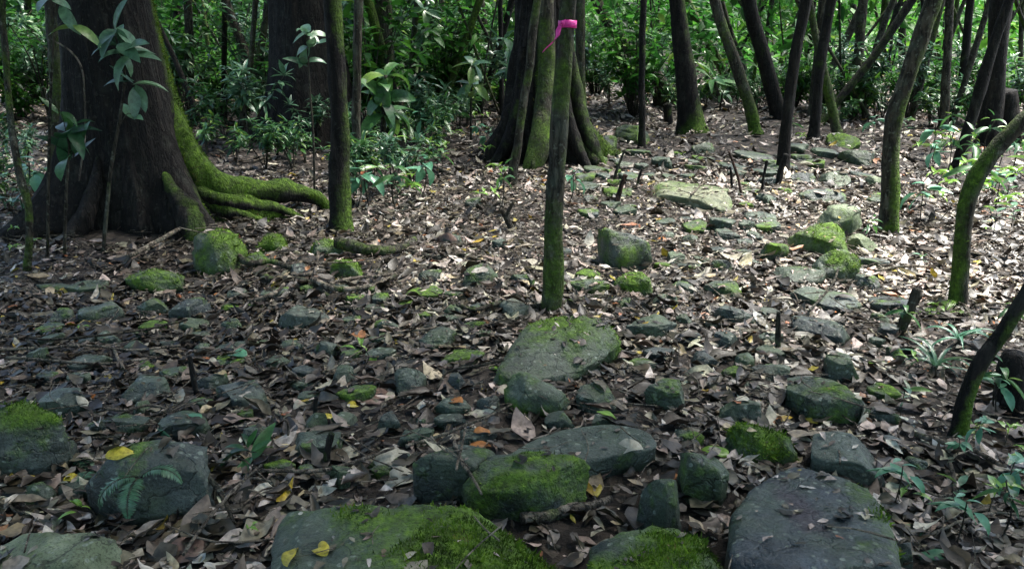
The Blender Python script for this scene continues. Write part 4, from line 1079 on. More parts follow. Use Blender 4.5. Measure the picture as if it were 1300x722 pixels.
# logs and leaning dead wood at the back
b = hit(850, 136)
stem_thing('dead_trunk', 'dead tree', 'leaning dead trunk slanting up to the left behind the slim sapling', [(850, 120), (826, 90), (796, 60), (770, 26), (752, -10)], [b[1]] * 5, [17, 16, 15, 14, 13], M_BARK, .12, 21, 14)
ground_stick('mossy log lying behind the thick dark trunk', [(836, 134), (870, 130), (910, 126), (945, 120)], [22, 20, 18, 14], .12, M_BARK, .5, name='fallen_log', cat='log', seg=16)
ground_stick('thin fallen branch low in the thicket right of the pale green trunk', [(560, 154), (600, 153), (650, 153)], [5, 5, 4], .06)
ground_stick('fallen branch sloping down right through the herbs left of centre', [(486, 196), (520, 206), (550, 216), (576, 228)], [6, 5, 4], .05)
ground_stick('greyish branch propped up in the thicket behind the leafy plant', [(506, 116), (530, 108), (556, 104), (584, 98)], [7, 6, 5], .25)
for i, (lab, px, w, li) in enumerate([
    ('long horizontal fallen pole at the far right', [(1160, 108), (1205, 106), (1250, 104)], [7, 5], .55),
    ('fallen branch crossing below the long horizontal pole', [(1150, 116), (1185, 122), (1222, 130)], [6, 4], .35),
    ('fallen branch in the tangle right of the big leaning trunk, sloping right', [(1168, 112), (1190, 126), (1216, 140)], [6, 5], .2),
    ('thin grey branch standing crookedly in the far right tangle', [(1206, 130), (1216, 146), (1226, 160)], [6, 4], .25),
    ('thin branch lying low in the far right tangle', [(1150, 128), (1180, 134), (1200, 146)], [5, 4], .1)]):
    ground_stick(lab, px, w, li, M_STICK)

# short stakes and broken stubs standing in the litter
def stake(label, px, widths, mat=None, name='stake', cat='stake', moss=.1, fork=None, group=None):
    base = hit(*px[0])
    lx = np.random.default_rng(int(px[0][0])).choice([-1, 1]) * .16 * (px[0][1] - px[-1][1])
    px = [(x + lx * i / (len(px) - 1), y) for i, (x, y) in enumerate(px)]
    P = [base - np.array([0, 0, .05])] + [on_plane(x, y, base[1]) for x, y in px[1:]]
    P[0][0], P[0][1] = base[0], base[1]
    R = [w * .5 * depth_of(p) / FOC for w, p in zip(np.interp(np.linspace(0, 1, len(P)), np.linspace(0, 1, len(widths)), widths), P)]
    parts = [tube(np.array(P) - base, R, 9, 18, .16, int(px[0][0]), moss)]
    if fork:
        Q = [on_plane(x + lx * .6, y, base[1]) - base for x, y in fork]
        parts.append(tube(Q, [R[-1] * .9, R[-1] * .6], 8, 8, .14, int(px[0][1]), moss))
    V, F, M = join(parts)
    o = link(name, mesh_np(name, V, F, mat or M_BARK, True, {'moss': M}), None, base); tag(o, label, cat, group)
    return o
stake('short reddish broken stake in the litter, right of the ribboned sapling', [(781, 260), (784, 242), (788, 222)], [8, 6], M_BARK_R)
stake('forked grey stub poking from the litter, left of the ribboned sapling', [(653, 293), (646, 278), (641, 266)], [8, 6], M_BARK, fork=[(645, 274), (655, 256)])
stake('broken forked stub standing in front of the curved mossy sapling', [(1141, 422), (1148, 396), (1154, 366)], [15, 11], M_BARK, fork=[(1149, 392), (1164, 374)], moss=.3)
stake('thin leaning stake right of the dark flat slab', [(988, 442), (992, 418), (996, 396)], [8, 6], M_BARK)
stake('dark thumb-thick stake left of the small dark rock in the foreground', [(414, 592), (413, 572), (415, 550)], [9, 8], M_BARK_D)
stake('thin dark stake behind the thumb-thick stake', [(398, 537), (397, 520), (396, 504)], [6, 5], M_BARK_D)
stake('dark short stake above the long dark flat slab on the left', [(250, 502), (249, 478), (248, 452)], [8, 6], M_BARK_D)
stake('thin crooked pale twig standing left of the thumb-thick stake', [(364, 560), (363, 540), (354, 530)], [4, 3], M_STICK)
stake('thin pale stem standing beside the small flat green stone', [(341, 562), (340, 545), (342, 528)], [5, 4], M_STICK)
stake('thin dark upright shoot right of the wide mossy slab, tallest of three', [(944, 250), (940, 220), (935, 192)], [4, 3], M_BARK_R)
stake('thin dark upright shoot right of the wide mossy slab, rightmost of three', [(966, 246), (966, 225), (967, 204)], [4, 3], M_BARK_D)
stake('thin dark upright shoot right of the wide mossy slab, shortest of three', [(930, 240), (931, 225), (931, 212)], [4, 3], M_BARK_D)
stake('thin leaning shoot left of the wide mossy slab', [(777, 230), (782, 210), (787, 190)], [4, 3], M_BARK)
stake('short black stub right of the leaning shoot, before the central tree', [(808, 238), (809, 226), (811, 214)], [4, 3], M_BARK_D)
stake('forked foot stump of the thin dark trunk on the path', [(986, 234), (989, 216), (993, 196)], [9, 8], M_BARK_D)
stake('squat dark stump right of the thick upper right trunk', [(1288, 180), (1284, 150), (1288, 116)], [36, 26], M_BARK_D, name='stump', cat='stump', moss=.15)
stake('dark stump cut by the right edge behind the slanting sapling', [(1288, 520), (1290, 480), (1302, 448)], [40, 30], M_BARK_D, name='stump', cat='stump', moss=.1)
stake('dark stub under the mossy log', [(850, 158), (850, 144), (851, 132)], [12, 11], M_BARK_D, name='stump', cat='stump')

# ------------------------------------------------------------------ pink ribbon on the central sapling
def ribbon():
    base = hit(700, 394); Y = base[1]
    d = depth_of(on_plane(720, 30, Y)); r = 21 * .5 * d / FOC * 1.10
    c = on_plane(720.5, 31, Y)
    th = np.linspace(0, 2 * PI, 28)
    V, F = [], []
    def strip(pts, wv, off):
        for k, (p, w) in enumerate(zip(pts, wv)):
            V.extend([p - w, p + w])
            if k: F.append([off + 2 * k - 2, off + 2 * k - 1, off + 2 * k + 1, off + 2 * k])
    hw = 4.6 * d / FOC
    strip([c + np.array([r * math.cos(t), r * math.sin(t), .002 * math.sin(3 * t)]) for t in th], [np.array([0, 0, hw])] * 28, 0)
    o = len(V)
    tail = [on_plane(x, y, Y - r - .006 - k * .004) for k, (x, y) in enumerate([(717, 29), (711, 31), (709, 38), (708, 46), (703, 53), (696, 59), (689, 66)])]
    wv = [np.array([a, .003, b]) * d / FOC for a, b in [(1, 4.2), (2.8, 2.8), (3.4, .5), (2.8, 1.2), (1.6, 2.4), (1.4, 2.2), (1.0, 1.6)]]
    strip(tail, wv, o)
    ob = link('flagging_ribbon', mesh_np('flagging_ribbon', np.array(V) - c, np.array(F), M_RIBBON, True), None, c)
    sol = ob.modifiers.new('thickness', 'SOLIDIFY'); sol.thickness = .0012
    kp = on_plane(714, 30, Y - r - .004) - c
    kv, kf, km = tube([kp + np.array([-.010, 0, -.006]), kp + np.array([-.002, -.006, .004]), kp + np.array([.006, 0, -.003])], [.004, .0085, .004], 9, 9, .35, 3)
    link('knot', mesh_np('knot', kv, kf, M_RIBBON), ob)
    tag(ob, 'hot pink plastic ribbon tied round the slim central sapling, its tail hanging left', 'ribbon')
ribbon()

# ------------------------------------------------------------------ living plants
def frames(dirs, up=(0, 0, 1), rg=None, jit=.15):
    D = np.asarray(dirs, float); D /= np.linalg.norm(D, axis=1)[:, None]
    U = np.tile(np.array(up, float), (len(D), 1))
    if rg is not None: U = U + rg.normal(0, jit, U.shape)
    N = U - D * np.sum(U * D, 1)[:, None]
    N /= np.linalg.norm(N, axis=1)[:, None] + 1e-9
    return D, N

def whorl_plant(seed, h=.7, whorls=3, per=8, L=.20, W=.06, stems=1, spread=.0, droop=.5, mat=None, nt=6):
    """upright stems with rosettes of long leaves. returns stem mesh, foliage mesh (origin at the foot)"""
    rg = np.random.default_rng(seed)
    SP, P, D, LL = [], [], [], []
    for s in range(stems):
        a = rg.uniform(0, 2 * PI); hh = h * rg.uniform(.6, 1.0) if s else h
        e = np.array([math.cos(a), math.sin(a), 0]) * spread * rg.uniform(.3, 1)
        pts = [np.array([0, 0, -.03]), e * .3 + np.array([rg.normal(0, .02), 0, hh * .5]), e + np.array([rg.normal(0, .03), rg.normal(0, .03), hh])]
        SP.append(tube(pts, [.001 + .013 * min(h, 1), .001 + .009 * min(h, 1), .0015 + .0025 * min(h, 1)], 6, 12, .1, seed + s, .1))
        c = catmull(pts, 20)
        for w in range(whorls):
            f = 1 - .45 * w / max(whorls, 1) * rg.uniform(.7, 1.1)
            q = c[int(f * 19)]
            n = max(3, int(per * rg.uniform(.7, 1.2)))
            a0 = rg.uniform(0, 6.28)
            for k in range(n):
                t = a0 + k * 2 * PI / n + rg.normal(0, .5)
                el = rg.normal(.35 if w == 0 else .0, .35)
                P.append(q + rg.normal(0, .012, 3)); D.append([math.cos(t) * math.cos(el), math.sin(t) * math.cos(el), math.sin(el)]); LL.append(L * rg.uniform(.4, 1.2))
    P = np.array(P); D, N = frames(D, rg=rg, jit=.25); LL = np.array(LL); n = len(P)
    V, F, idx = leaf_batch(P, D, N, LL, LL * W / L * rg.uniform(.85, 1.15, n), -droop * rg.uniform(-.2, 2.2, n), rg.uniform(.1, .6, n), rg.normal(0, .5, n), nt, .75)
    tint = np.clip(rg.normal(.48, .28, n), 0, 1)
    sv, sf, sm = join(SP)
    return (mesh_np('stem', sv, sf, M_BARK, True, {'moss': sm}), mesh_np('foliage', V, F, mat or M_GREENB, True, {'tint': tint[idx]}))

def bush(seed, h=1.4, r=.7, twigs=14, per=16, L=.11, W=.042, mat=None, nt=4):
    """a loose many-stemmed shrub with leaves along its twigs"""
    rg = np.random.default_rng(seed)
    SP, P, D = [], [], []
    for s in range(twigs):
        a = rg.uniform(0, 2 * PI); rr = r * rg.uniform(.2, 1.0); hh = h * rg.uniform(.35, 1.0)
        pts = [np.array([math.cos(a), math.sin(a), 0]) * .05 * r - np.array([0, 0, .04]), np.array([math.cos(a) * rr * .4, math.sin(a) * rr * .4, hh * .55]), np.array([math.cos(a) * rr, math.sin(a) * rr, hh])]
        SP.append(tube(pts, [.010, .007, .003], 5, 8, .08, seed + s, .1))
        c = catmull(pts, 30)
        for k in range(per):
            i = int(rg.uniform(.25, 1.0) * 29); q = c[i]
            t = rg.uniform(0, 6.28); el = rg.normal(.0, .4)
            P.append(q + rg.normal(0, .03, 3)); D.append([math.cos(t) * math.cos(el), math.sin(t) * math.cos(el), math.sin(el)])
    P = np.array(P); D, N = frames(D, rg=rg, jit=.3); n = len(P); LL = L * rg.uniform(.6, 1.3, n)
    V, F, idx = leaf_batch(P, D, N, LL, LL * W / L * rg.uniform(.8, 1.2, n), -rg.uniform(.0, .9, n), rg.uniform(.1, .5, n), rg.normal(0, .3, n), nt, .7)
    tint = np.clip(rg.normal(.45, .22, n), 0, 1)
    sv, sf, sm = join(SP)
    return (mesh_np('stem', sv, sf, M_BARK, True, {'moss': sm}), mesh_np('foliage', V, F, mat or M_GREEN, True, {'tint': tint[idx]}))

def fern(seed, fronds=6, L=.35, pinnae=22, mat=None, arch=.9):
    """arching fronds with paired leaflets"""
    rg = np.random.default_rng(seed)
    SP, P, D, NN, LL = [], [], [], [], []
    for s in range(fronds):
        a = rg.uniform(0, 6.28) if fronds > 2 else s * 2.2; l = L * rg.uniform(.7, 1.1); el = rg.uniform(.5, 1.1)
        pts, q, e = [], np.array([0, 0, -.01]), el
        d0 = np.array([math.cos(a), math.sin(a), 0])
        for k in range(12):
            pts.append(q.copy()); q = q + (d0 * math.cos(e) + np.array([0, 0, 1]) * math.sin(e)) * l / 11; e -= arch * 2 / 11
        pts = np.array(pts)
        SP.append(tube(pts, [.0025, .002, .001], 5, 14, .05, seed + s, .1))
        c = catmull(pts, pinnae + 4); T = np.gradient(c, axis=0); T /= np.linalg.norm(T, axis=1)[:, None]
        side = np.array([-d0[1], d0[0], 0])
        for k in range(4, pinnae + 4):
            f = (k - 4) / pinnae
            for sg in (-1, 1):
                P.append(c[k]); D.append(side * sg + T[k] * .35 + rg.normal(0, .06, 3)); LL.append(l * .24 * math.sin(PI * (.18 + .80 * f)) ** .8); NN.append(np.cross(T[k], side) * 1.0)
    P = np.array(P); D = np.array(D); D /= np.linalg.norm(D, axis=1)[:, None]; NN = np.array(NN); NN *= np.sign(NN[:, 2:3] + 1e-6); LL = np.array(LL); n = len(P)
    V, F, idx = leaf_batch(P, D, NN, LL, np.full(n, L * .034), -rg.uniform(.1, .5, n), np.full(n, .1), np.zeros(n), 4, .5)
    tint = np.clip(rg.normal(.4, .12, n), 0, 1)
    sv, sf, sm = join(SP)
    return (mesh_np('stem', sv, sf, M_BARK, True, {'moss': sm}), mesh_np('foliage', V, F, mat or M_GREEN, True, {'tint': tint[idx]}))

def plant(name, cat, label, meshes, base, rz=0.0, s=1.0, group=None, tiltx=0.0):
    r = link(name, None, None, base); r.rotation_euler = (tiltx, 0, rz); r.scale = (s, s, s)
    tag(r, label, cat, group)
    link('stem', meshes[0], r); link('foliage', meshes[1], r)
    return r

def at_surf(px, py, lift=0.0):
    p = hit(px, py)
    z, n, on = surf(p[0], p[1])
    return np.array([p[0], p[1], z + lift])

def on_rock_pixel(px, py):
    """where the sight line meets a rock or the ground"""
    d = unit(ray(px, py))
    loc, nrm, idx, dist = ROCK_BVH.ray_cast(Vector(CAM), Vector(d))
    p = hit(px, py)
    if loc is not None and dist < np.linalg.norm(p - CAM): return np.array(loc), np.array(nrm)
    z, n, on = surf(p[0], p[1])
    return p, n

def px_plant(label, stem_px, Ys, rosettes, mat=None, seed=1, name='leafy_sapling', cat='plant', sw=(5, 3), droop=.6, Wr=.40, tintm=.45, rooted=True):
    """a plant whose stem runs through photo points at depth Ys and whose rosettes (x, y, leaves, leaf length px) sit on it"""
    rg = np.random.default_rng(seed)
    Ys = Ys if isinstance(Ys, (list, tuple)) else [Ys] * len(stem_px)
    P = np.array([on_plane(x, y, Y) for (x, y), Y in zip(stem_px, Ys)])
    if rooted: P[0][2] = gz(P[0][0], P[0][1]) - .02
    R = [w * .5 * depth_of(p) / FOC for w, p in zip(np.interp(np.linspace(0, 1, len(P)), [0, 1], sw), P)]
    o = P[0].copy()
    sv, sf, sm = tube(P - o, R, 7, 30, .08, seed, .15)
    SP = [(sv, sf, sm)]
    LP, LD, LL = [], [], []
    for (x, y, n, lp) in rosettes:
        k = int(np.argmin([abs(s[0] - x) + abs(s[1] - y) for s in stem_px]))
        q = on_plane(x, y, Ys[k]) - o
        near = catmull(P - o, 30); j = int(np.argmin(np.linalg.norm(near - q, axis=1)))
        if np.linalg.norm(near[j] - q) > .02: SP.append(tube([near[max(j - 2, 0)], (near[j] + q) / 2 + np.array([0, 0, .02]), q], [.004, .003, .0025], 5, 8, .05, seed, .1))
        L = 1.25 * lp * depth_of(q + o) / FOC
        a0 = rg.uniform(0, 6.28)
        for i in range(n):
            t = a0 + i * 2 * PI / n + rg.normal(0, .45); el = rg.normal(.15, .55)
            LP.append(q + rg.normal(0, .015, 3)); LD.append([math.cos(t) * math.cos(el), math.sin(t) * math.cos(el) * .8, math.sin(el)]); LL.append(L * rg.uniform(.75, 1.15))
    LP = np.array(LP); D, N = frames(LD, up=(0, -.45, 1), rg=rg, jit=.3); LL = np.array(LL); n = len(LP)
    V, F, idx = leaf_batch(LP, D, N, LL, LL * Wr * rg.uniform(.85, 1.15, n), -droop * rg.uniform(-.1, 2.2, n), rg.uniform(.05, .5, n), rg.normal(0, .5, n), 7, .8)
    tint = np.clip(rg.normal(tintm, .2, n), 0, 1)
    sv, sf, sm = join(SP)
    r = link(name, None, None, o); tag(r, label, cat)
    link('stem', mesh_np('stem', sv, sf, M_BARK, True, {'moss': sm}), r)
    link('foliage', mesh_np('foliage', V, F, mat or M_GREENB, True, {'tint': tint[idx]}), r)
    return r

yf = lt_c[1] - .95
px_plant('leafy sapling with broad pale green leaves in front of the huge left tree, top rosettes', [(128, 306), (140, 220), (152, 150), (158, 90), (147, 48)], yf,
         [(146, 40, 7, 38), (160, 66, 7, 40), (150, 60, 4, 34), (168, 108, 5, 32), (172, 150, 2, 30)], seed=4, sw=(5, 3))
px_plant('smaller leafy sapling with dark green leaves, lower left before the huge left tree', [(80, 318), (84, 240), (88, 190), (84, 168)], yf - .1, [(84, 172, 7, 40), (94, 196, 5, 38), (78, 145, 3, 30)], M_GREEN, seed=6, sw=(4, 3), tintm=.3)
px_plant('tall thin seedling with a few big leaves by the left edge, high up', [(60, 330), (62, 200), (66, 80), (72, 4)], yf - .15, [(72, 6, 4, 32), (92, 34, 3, 34)], seed=9, sw=(4, 3), tintm=.6)
def ground_Y(px, py): return hit(px, py)[1]
px_plant('slender plant with pale leaf tufts against the massive black trunk', [(400, 262), (398, 180), (393, 110), (390, 44)], ground_Y(400, 250), [(390, 42, 7, 26), (394, 60, 5, 24), (389, 82, 4, 26)], seed=12, sw=(3, 2.5), tintm=.6)
px_plant('drooping broad-leaved plant before the pale green smooth trunk', [(483, 206), (486, 170), (488, 130), (490, 96)], ground_Y(483, 206), [(490, 100, 8, 34), (487, 124, 8, 36), (488, 146, 8, 36), (480, 116, 5, 30)], M_GREEN, seed=14, sw=(8, 5), droop=1.3, tintm=.62)
px_plant('pale whorled seedling in the thicket left of the thin pale sapling stem', [(598, 176), (598, 130), (600, 84)], ground_Y(598, 176), [(600, 84, 8, 22), (598, 106, 6, 22), (598, 124, 4, 20)], seed=15, sw=(3, 2.5), tintm=.75)
px_plant('tall plant with pale leaf whorls in the thicket right of the pale green trunk', [(526, 158), (530, 110), (536, 60), (540, 12)], ground_Y(526, 158), [(530, 70, 6, 24), (536, 40, 6, 22), (540, 14, 6, 24), (528, 96, 5, 24)], seed=16, sw=(4, 3), tintm=.7)
px_plant('leafy plant with drooping dark leaves left of the central buttressed tree', [(652, 150), (652, 110), (654, 70)], ground_Y(652, 190), [(654, 70, 7, 26), (652, 92, 6, 26)], seed=17, sw=(4, 3), tintm=.35)
px_plant('bright rosette of strap leaves perched on the mossy log', [(912, 122), (908, 108), (905, 100)], ground_Y(912, 140), [(905, 102, 11, 30)], M_GREEN, seed=18, sw=(5, 4), Wr=.2, droop=.9, tintm=.7, name='strap_leaved_plant', rooted=False)
px_plant('small pale seedling beside the bent leaning trunk', [(914, 136), (916, 126), (917, 118)], ground_Y(914, 140), [(917, 118, 7, 14)], seed=19, sw=(2.5, 2), tintm=.8)

# --- shrub kinds, each copied over the thicket
WH = [whorl_plant(200 + i, h=rs[0], whorls=rs[1], per=rs[2], L=rs[3], W=rs[3] * .28, stems=rs[4], spread=rs[5], mat=(M_GREENB if i % 3 else M_GREEN), nt=5)
      for i, rs in enumerate([(.55, 4, 9, .18, 4, .32), (.9, 5, 9, .20, 5, .45), (1.4, 7, 9, .20, 6, .65), (.7, 5, 9, .16, 6, .5), (1.9, 9, 9, .21, 6, .8), (1.2, 7, 8, .24, 6, .6)])]
BU = [bush(260 + i, *rs) for i, rs in enumerate([(1.2, .7, 20, 24, .17, .065, M_FAR), (1.8, 1.0, 30, 32, .14, .05, M_GREEN), (2.5, 1.2, 32, 26, .22, .085, M_FAR), (2.0, 1.2, 34, 32, .15, .05, M_FAR)])]
rgp = np.random.default_rng(31)
def copy_plant(kind, name, cat, label, base, s, group):
    return plant(name, cat, label, kind, base, rgp.uniform(0, 6.28), s, group)

# low pale shrubs around the massive black trunk and the left thicket: foot pixels read off the photograph
low = [(262, 196), (284, 176), (300, 206), (318, 186), (336, 168), (352, 200), (368, 178), (372, 216), (388, 206), (404, 190), (338, 216), (308, 160), (270, 150), (240, 182), (418, 176), (446, 190),
       (466, 196), (512, 168), (540, 176), (452, 240), (474, 232), (498, 244), (524, 238), (438, 226), (560, 196), (580, 150), (20, 196), (36, 220), (6, 236), (48, 250), (14, 268)]
low += [(x, y) for x, y in zip(rgp.uniform(520, 1010, 30), rgp.uniform(116, 146, 30))] + [(x, y) for x, y in zip(rgp.uniform(440, 610, 10), rgp.uniform(150, 190, 10))]
it = []
for i, (x, y) in enumerate(low):
    b = hit(x, y); s = rgp.uniform(.55, .95) if y > 215 or x > 430 else rgp.uniform(.7, 1.15)
    if x < 60: s *= .75
    kd = [0, 3, 0, 1, 3, 0][i % 6]
    it.append((x, copy_plant(WH[kd], 'low_shrub', 'shrub', '', b, s, 'low leafy shrubs under the trees'), ('near ' if y > 190 else 'far ') + {0: 'low sparse shrub', 3: 'low bushy shrub', 1: 'low slender shrub'}[kd]))
ordered_labels(it, 'low leafy shrub')
# taller leafy shrubs
it = []
tall = [(x, y) for x, y in zip(np.linspace(-120, 1420, 46) + rgp.uniform(-14, 14, 46), rgp.uniform(112, 150, 46))]
tall += [(x, y) for x, y in zip(np.linspace(-100, 640, 22) + rgp.uniform(-14, 14, 22), rgp.uniform(140, 172, 22))]
tall += [(x, y) for x, y in zip(rgp.uniform(1060, 1340, 26), rgp.uniform(118, 166, 26))]
tall += [(1120, 150), (1150, 156), (1180, 160), (1100, 140), (1210, 150), (1240, 160), (1080, 142), (1300, 172), (1320, 190), (960, 132), (1010, 138), (1040, 142)]
for i, (x, y) in enumerate(tall):
    if 660 < x < 700 and y > 130: continue
    b = hit(x, y)
    k = [WH[2], BU[0], WH[4], BU[1], WH[5], BU[3], BU[2]][i % 7] if x < 840 else [WH[0], WH[3], WH[1], BU[0], WH[3], WH[2]][i % 6]
    kn = {id(WH[0]): 'small sparse shrub', id(WH[1]): 'small slender shrub', id(WH[3]): 'small bushy shrub', id(WH[2]): 'whorl-leaved shrub', id(WH[4]): 'tall whorl-leaved shrub', id(WH[5]): 'large-leaved shrub', id(BU[0]): 'fresh green bush', id(BU[1]): 'dark green bush', id(BU[2]): 'tall broad-leaved bush', id(BU[3]): 'tall fine-leaved bush'}[id(k)]
    it.append((x, copy_plant(k, 'leafy_shrub', 'shrub', '', b, rgp.uniform(.6, .95) if i >= 68 else rgp.uniform(.75, 1.2) if x < 840 else rgp.uniform(.6, 1.0), 'leafy shrubs of the thicket'), kn))
ordered_labels(it, 'taller leafy shrub')

# seedlings: small plants standing in the litter
SEED = [whorl_plant(300, h=.12, whorls=2, per=5, L=.085, W=.028, mat=M_GREENB, droop=.6), whorl_plant(301, h=.18, whorls=2, per=5, L=.10, W=.04, mat=M_JADE, droop=.5),
        whorl_plant(302, h=.10, whorls=1, per=5, L=.09, W=.03, mat=M_LIME, droop=.7), whorl_plant(303, h=.2, whorls=3, per=4, L=.12, W=.035, mat=M_GREEN, droop=.8)]
it = []
rq = np.random.default_rng(8)
extra = [(x, y) for x, y in zip(rq.uniform(440, 640, 40), rq.uniform(150, 270, 40))] + [(x, y) for x, y in zip(rq.uniform(1150, 1330, 22), rq.uniform(180, 300, 22))] + [(x, y) for x, y in zip(rq.uniform(1140, 1310, 12), rq.uniform(420, 700, 12))] + [(x, y) for x, y in zip(rq.uniform(0, 60, 10), rq.uniform(230, 340, 10))]
seeds = extra + [(1176, 202), (1186, 212), (1196, 196), (1204, 218), (1166, 210), (1190, 224), (1256, 216), (1270, 236), (1284, 222), (1290, 250), (1262, 252), (1276, 268), (1296, 280), (1250, 200),
         (1300, 204), (1284, 196), (1306, 240), (1250, 268), (500, 262), (518, 268), (506, 226), (532, 214), (548, 206), (560, 188), (586, 184), (470, 262), (450, 262), (624, 272), (636, 264), (612, 262), (720, 262),
         (1168, 340), (1250, 300), (1100, 312), (590, 164), (540, 186), (566, 168), (616, 160), (1004, 178), (1020, 186), (1106, 178), (1146, 176), (1216, 236), (1234, 228)]
for i, (x, y) in enumerate(seeds):
    kd = [0, 2, 3, 2, 1][i % 5]; kn = ('near ' if y > 330 else '') + ['narrow-leaved seedling', 'jade seedling', 'lime green seedling', 'dark green seedling'][kd]
    it.append((x, copy_plant(SEED[kd], 'seedling', 'seedling', '', at_surf(x, y), rgp.uniform(1.3, 2.6) if y < 300 else rgp.uniform(.7, 1.1), 'seedlings in the litter'), kn))
ordered_labels(it, 'small seedling')
for lab, x, y, k, s in [('small bright green seedling lying by a yellowing leaf, left of the central boulder', 456, 466, 2, 1.1),
                        ('jade seedling with round leaves, right of the large blue-grey slab', 1134, 640, 1, .95), ('jade seedling at the foot of the lower slanting sapling, left side', 1206, 588, 1, .6),
                        ('jade seedling at the foot of the lower slanting sapling, right side', 1246, 574, 1, .7), ('seedling with broad leaves near the right edge of the foreground', 1290, 640, 1, .9),
                        ('little fresh green seedling at the lower left, below the fern', 106, 672, 2, .8), ('little fresh seedling by the pale forked-looking twig', 316, 686, 2, .5),
                        ('tiny seedling on the litter left of the curved mossy sapling', 1190, 404, 2, .8), ('seedling with narrow leaves, right edge above the dark stump', 1276, 420, 3, .8),
                        ('green seedling beside the flat slab under the left tree', 104, 424, 2, .5), ('low seedling beside the mossy stub at the clearing', 700, 290, 2, .9)]:
    copy_plant(SEED[k], 'seedling', 'seedling', lab, at_surf(x, y), s, None)
# fern over the faceted rock
fm = fern(401, 3, .24, 30, M_GREENB, 1.15)
p, n = on_rock_pixel(178, 604); plant('fern', 'fern', 'blue-green fern drooping over the faceted rock in the lower left', fm, p, .4, .85)
p, n = on_rock_pixel(120, 600); plant('fern', 'fern', 'small fern frond lying between the round boulder and the faceted rock', fern(402, 2, .2, 26, M_GREENB, 1.0), p, 2.6, .9)
# moss fern tuft by the curved sapling
fm = fern(403, 9, .15, 14, M_LIME, .8)
plant('fern', 'fern', 'yellow-green ferny tuft at the left of the curved mossy sapling', fm, at_surf(1199, 398), 0, 1.15)
plant('fern', 'fern', 'small fern tuft on the sapling foot at the right edge', fm, at_surf(1236, 545), 1, .6)
# broad-leaved clump (lower left)
cl = whorl_plant(410, h=.06, whorls=1, per=7, L=.18, W=.055, mat=M_GREEN, droop=.7, nt=7)
plant('broad_leaved_plant', 'plant', 'clump of long bright green leaves in the lower left, right of the faceted rock', cl, at_surf(336, 596), .6, .95)
# drooping strap leaves on the right
def strap_clump(seed, n, L, W, mat):
    rg = np.random.default_rng(seed)
    P = rg.normal(0, .02, (n, 3)) * np.array([1, 1, 0]) + np.array([0, 0, .05]); t = rg.uniform(0, 6.28, n); el = rg.uniform(.3, 1.1, n)
    D, N = frames(np.stack([np.cos(t) * np.cos(el), np.sin(t) * np.cos(el), np.sin(el)], 1), rg=rg)
    LL = L * rg.uniform(.6, 1.1, n)
    V, F, idx = leaf_batch(P, D, N, LL, LL * W / L, -rg.uniform(1.2, 2.4, n), rg.uniform(.2, .5, n), rg.normal(0, .4, n), 10, .5)
    st = tube([np.array([0, 0, -.03]), np.array([0, 0, .05])], [.012, .010], 7, 5, .1, seed, .3)
    return (mesh_np('stem', st[0], st[1], M_BARK, True, {'moss': st[2]}), mesh_np('foliage', V, F, mat, True, {'tint': np.clip(rg.normal(.5, .2, n), 0, 1)[idx]}))
plant('strap_leaved_plant', 'plant', 'clump of drooping narrow leaves left of the lower slanting sapling', strap_clump(420, 13, .34, .030, M_GREENB), at_surf(1186, 476), .4, .8)
plant('strap_leaved_plant', 'plant', 'smaller clump of drooping pale leaves below the curved mossy sapling', strap_clump(421, 8, .28, .028, M_JADE), at_surf(1216, 440), 2.0, .8)

# ------------------------------------------------------------------ conspicuous single fallen leaves
def fallen_leaf(label, px, py, Lpx, ang, mat, bend=-.5, fold=.25, W=.45, tilt=.25, seed=None, lift=.012, tint=.5, name='fallen_leaf', cat='leaf', wave=.15, twist=.3):
    p, n = on_rock_pixel(px, py)
    n = unit(n + np.array([0, -.55 * tilt * 2, 0]))
    seed = seed or int(px * 3 + py)
    rg = np.random.default_rng(seed)
    L = Lpx * depth_of(p) / FOC
    a = math.radians(ang); d = np.array([math.cos(a), math.sin(a), 0]); d = unit(d - n * (d @ n))
    o = p + n * lift
    V, F, idx = leaf_batch(np.array([-d * L / 2]), np.array([d]), np.array([n]), np.array([L]), np.array([L * W]), np.array([bend]), np.array([fold]), np.array([twist * rg.choice([-1, 1])]), 14, .75, wave)
    zmin = None
    me = mesh_np(name, V, F, mat, True, {'tint': np.full(len(V), tint)})
    ob = link(name, me, None, o)
    sol = ob.modifiers.new('thickness', 'SOLIDIFY'); sol.thickness = .0008
    tag(ob, label, cat)
    return ob
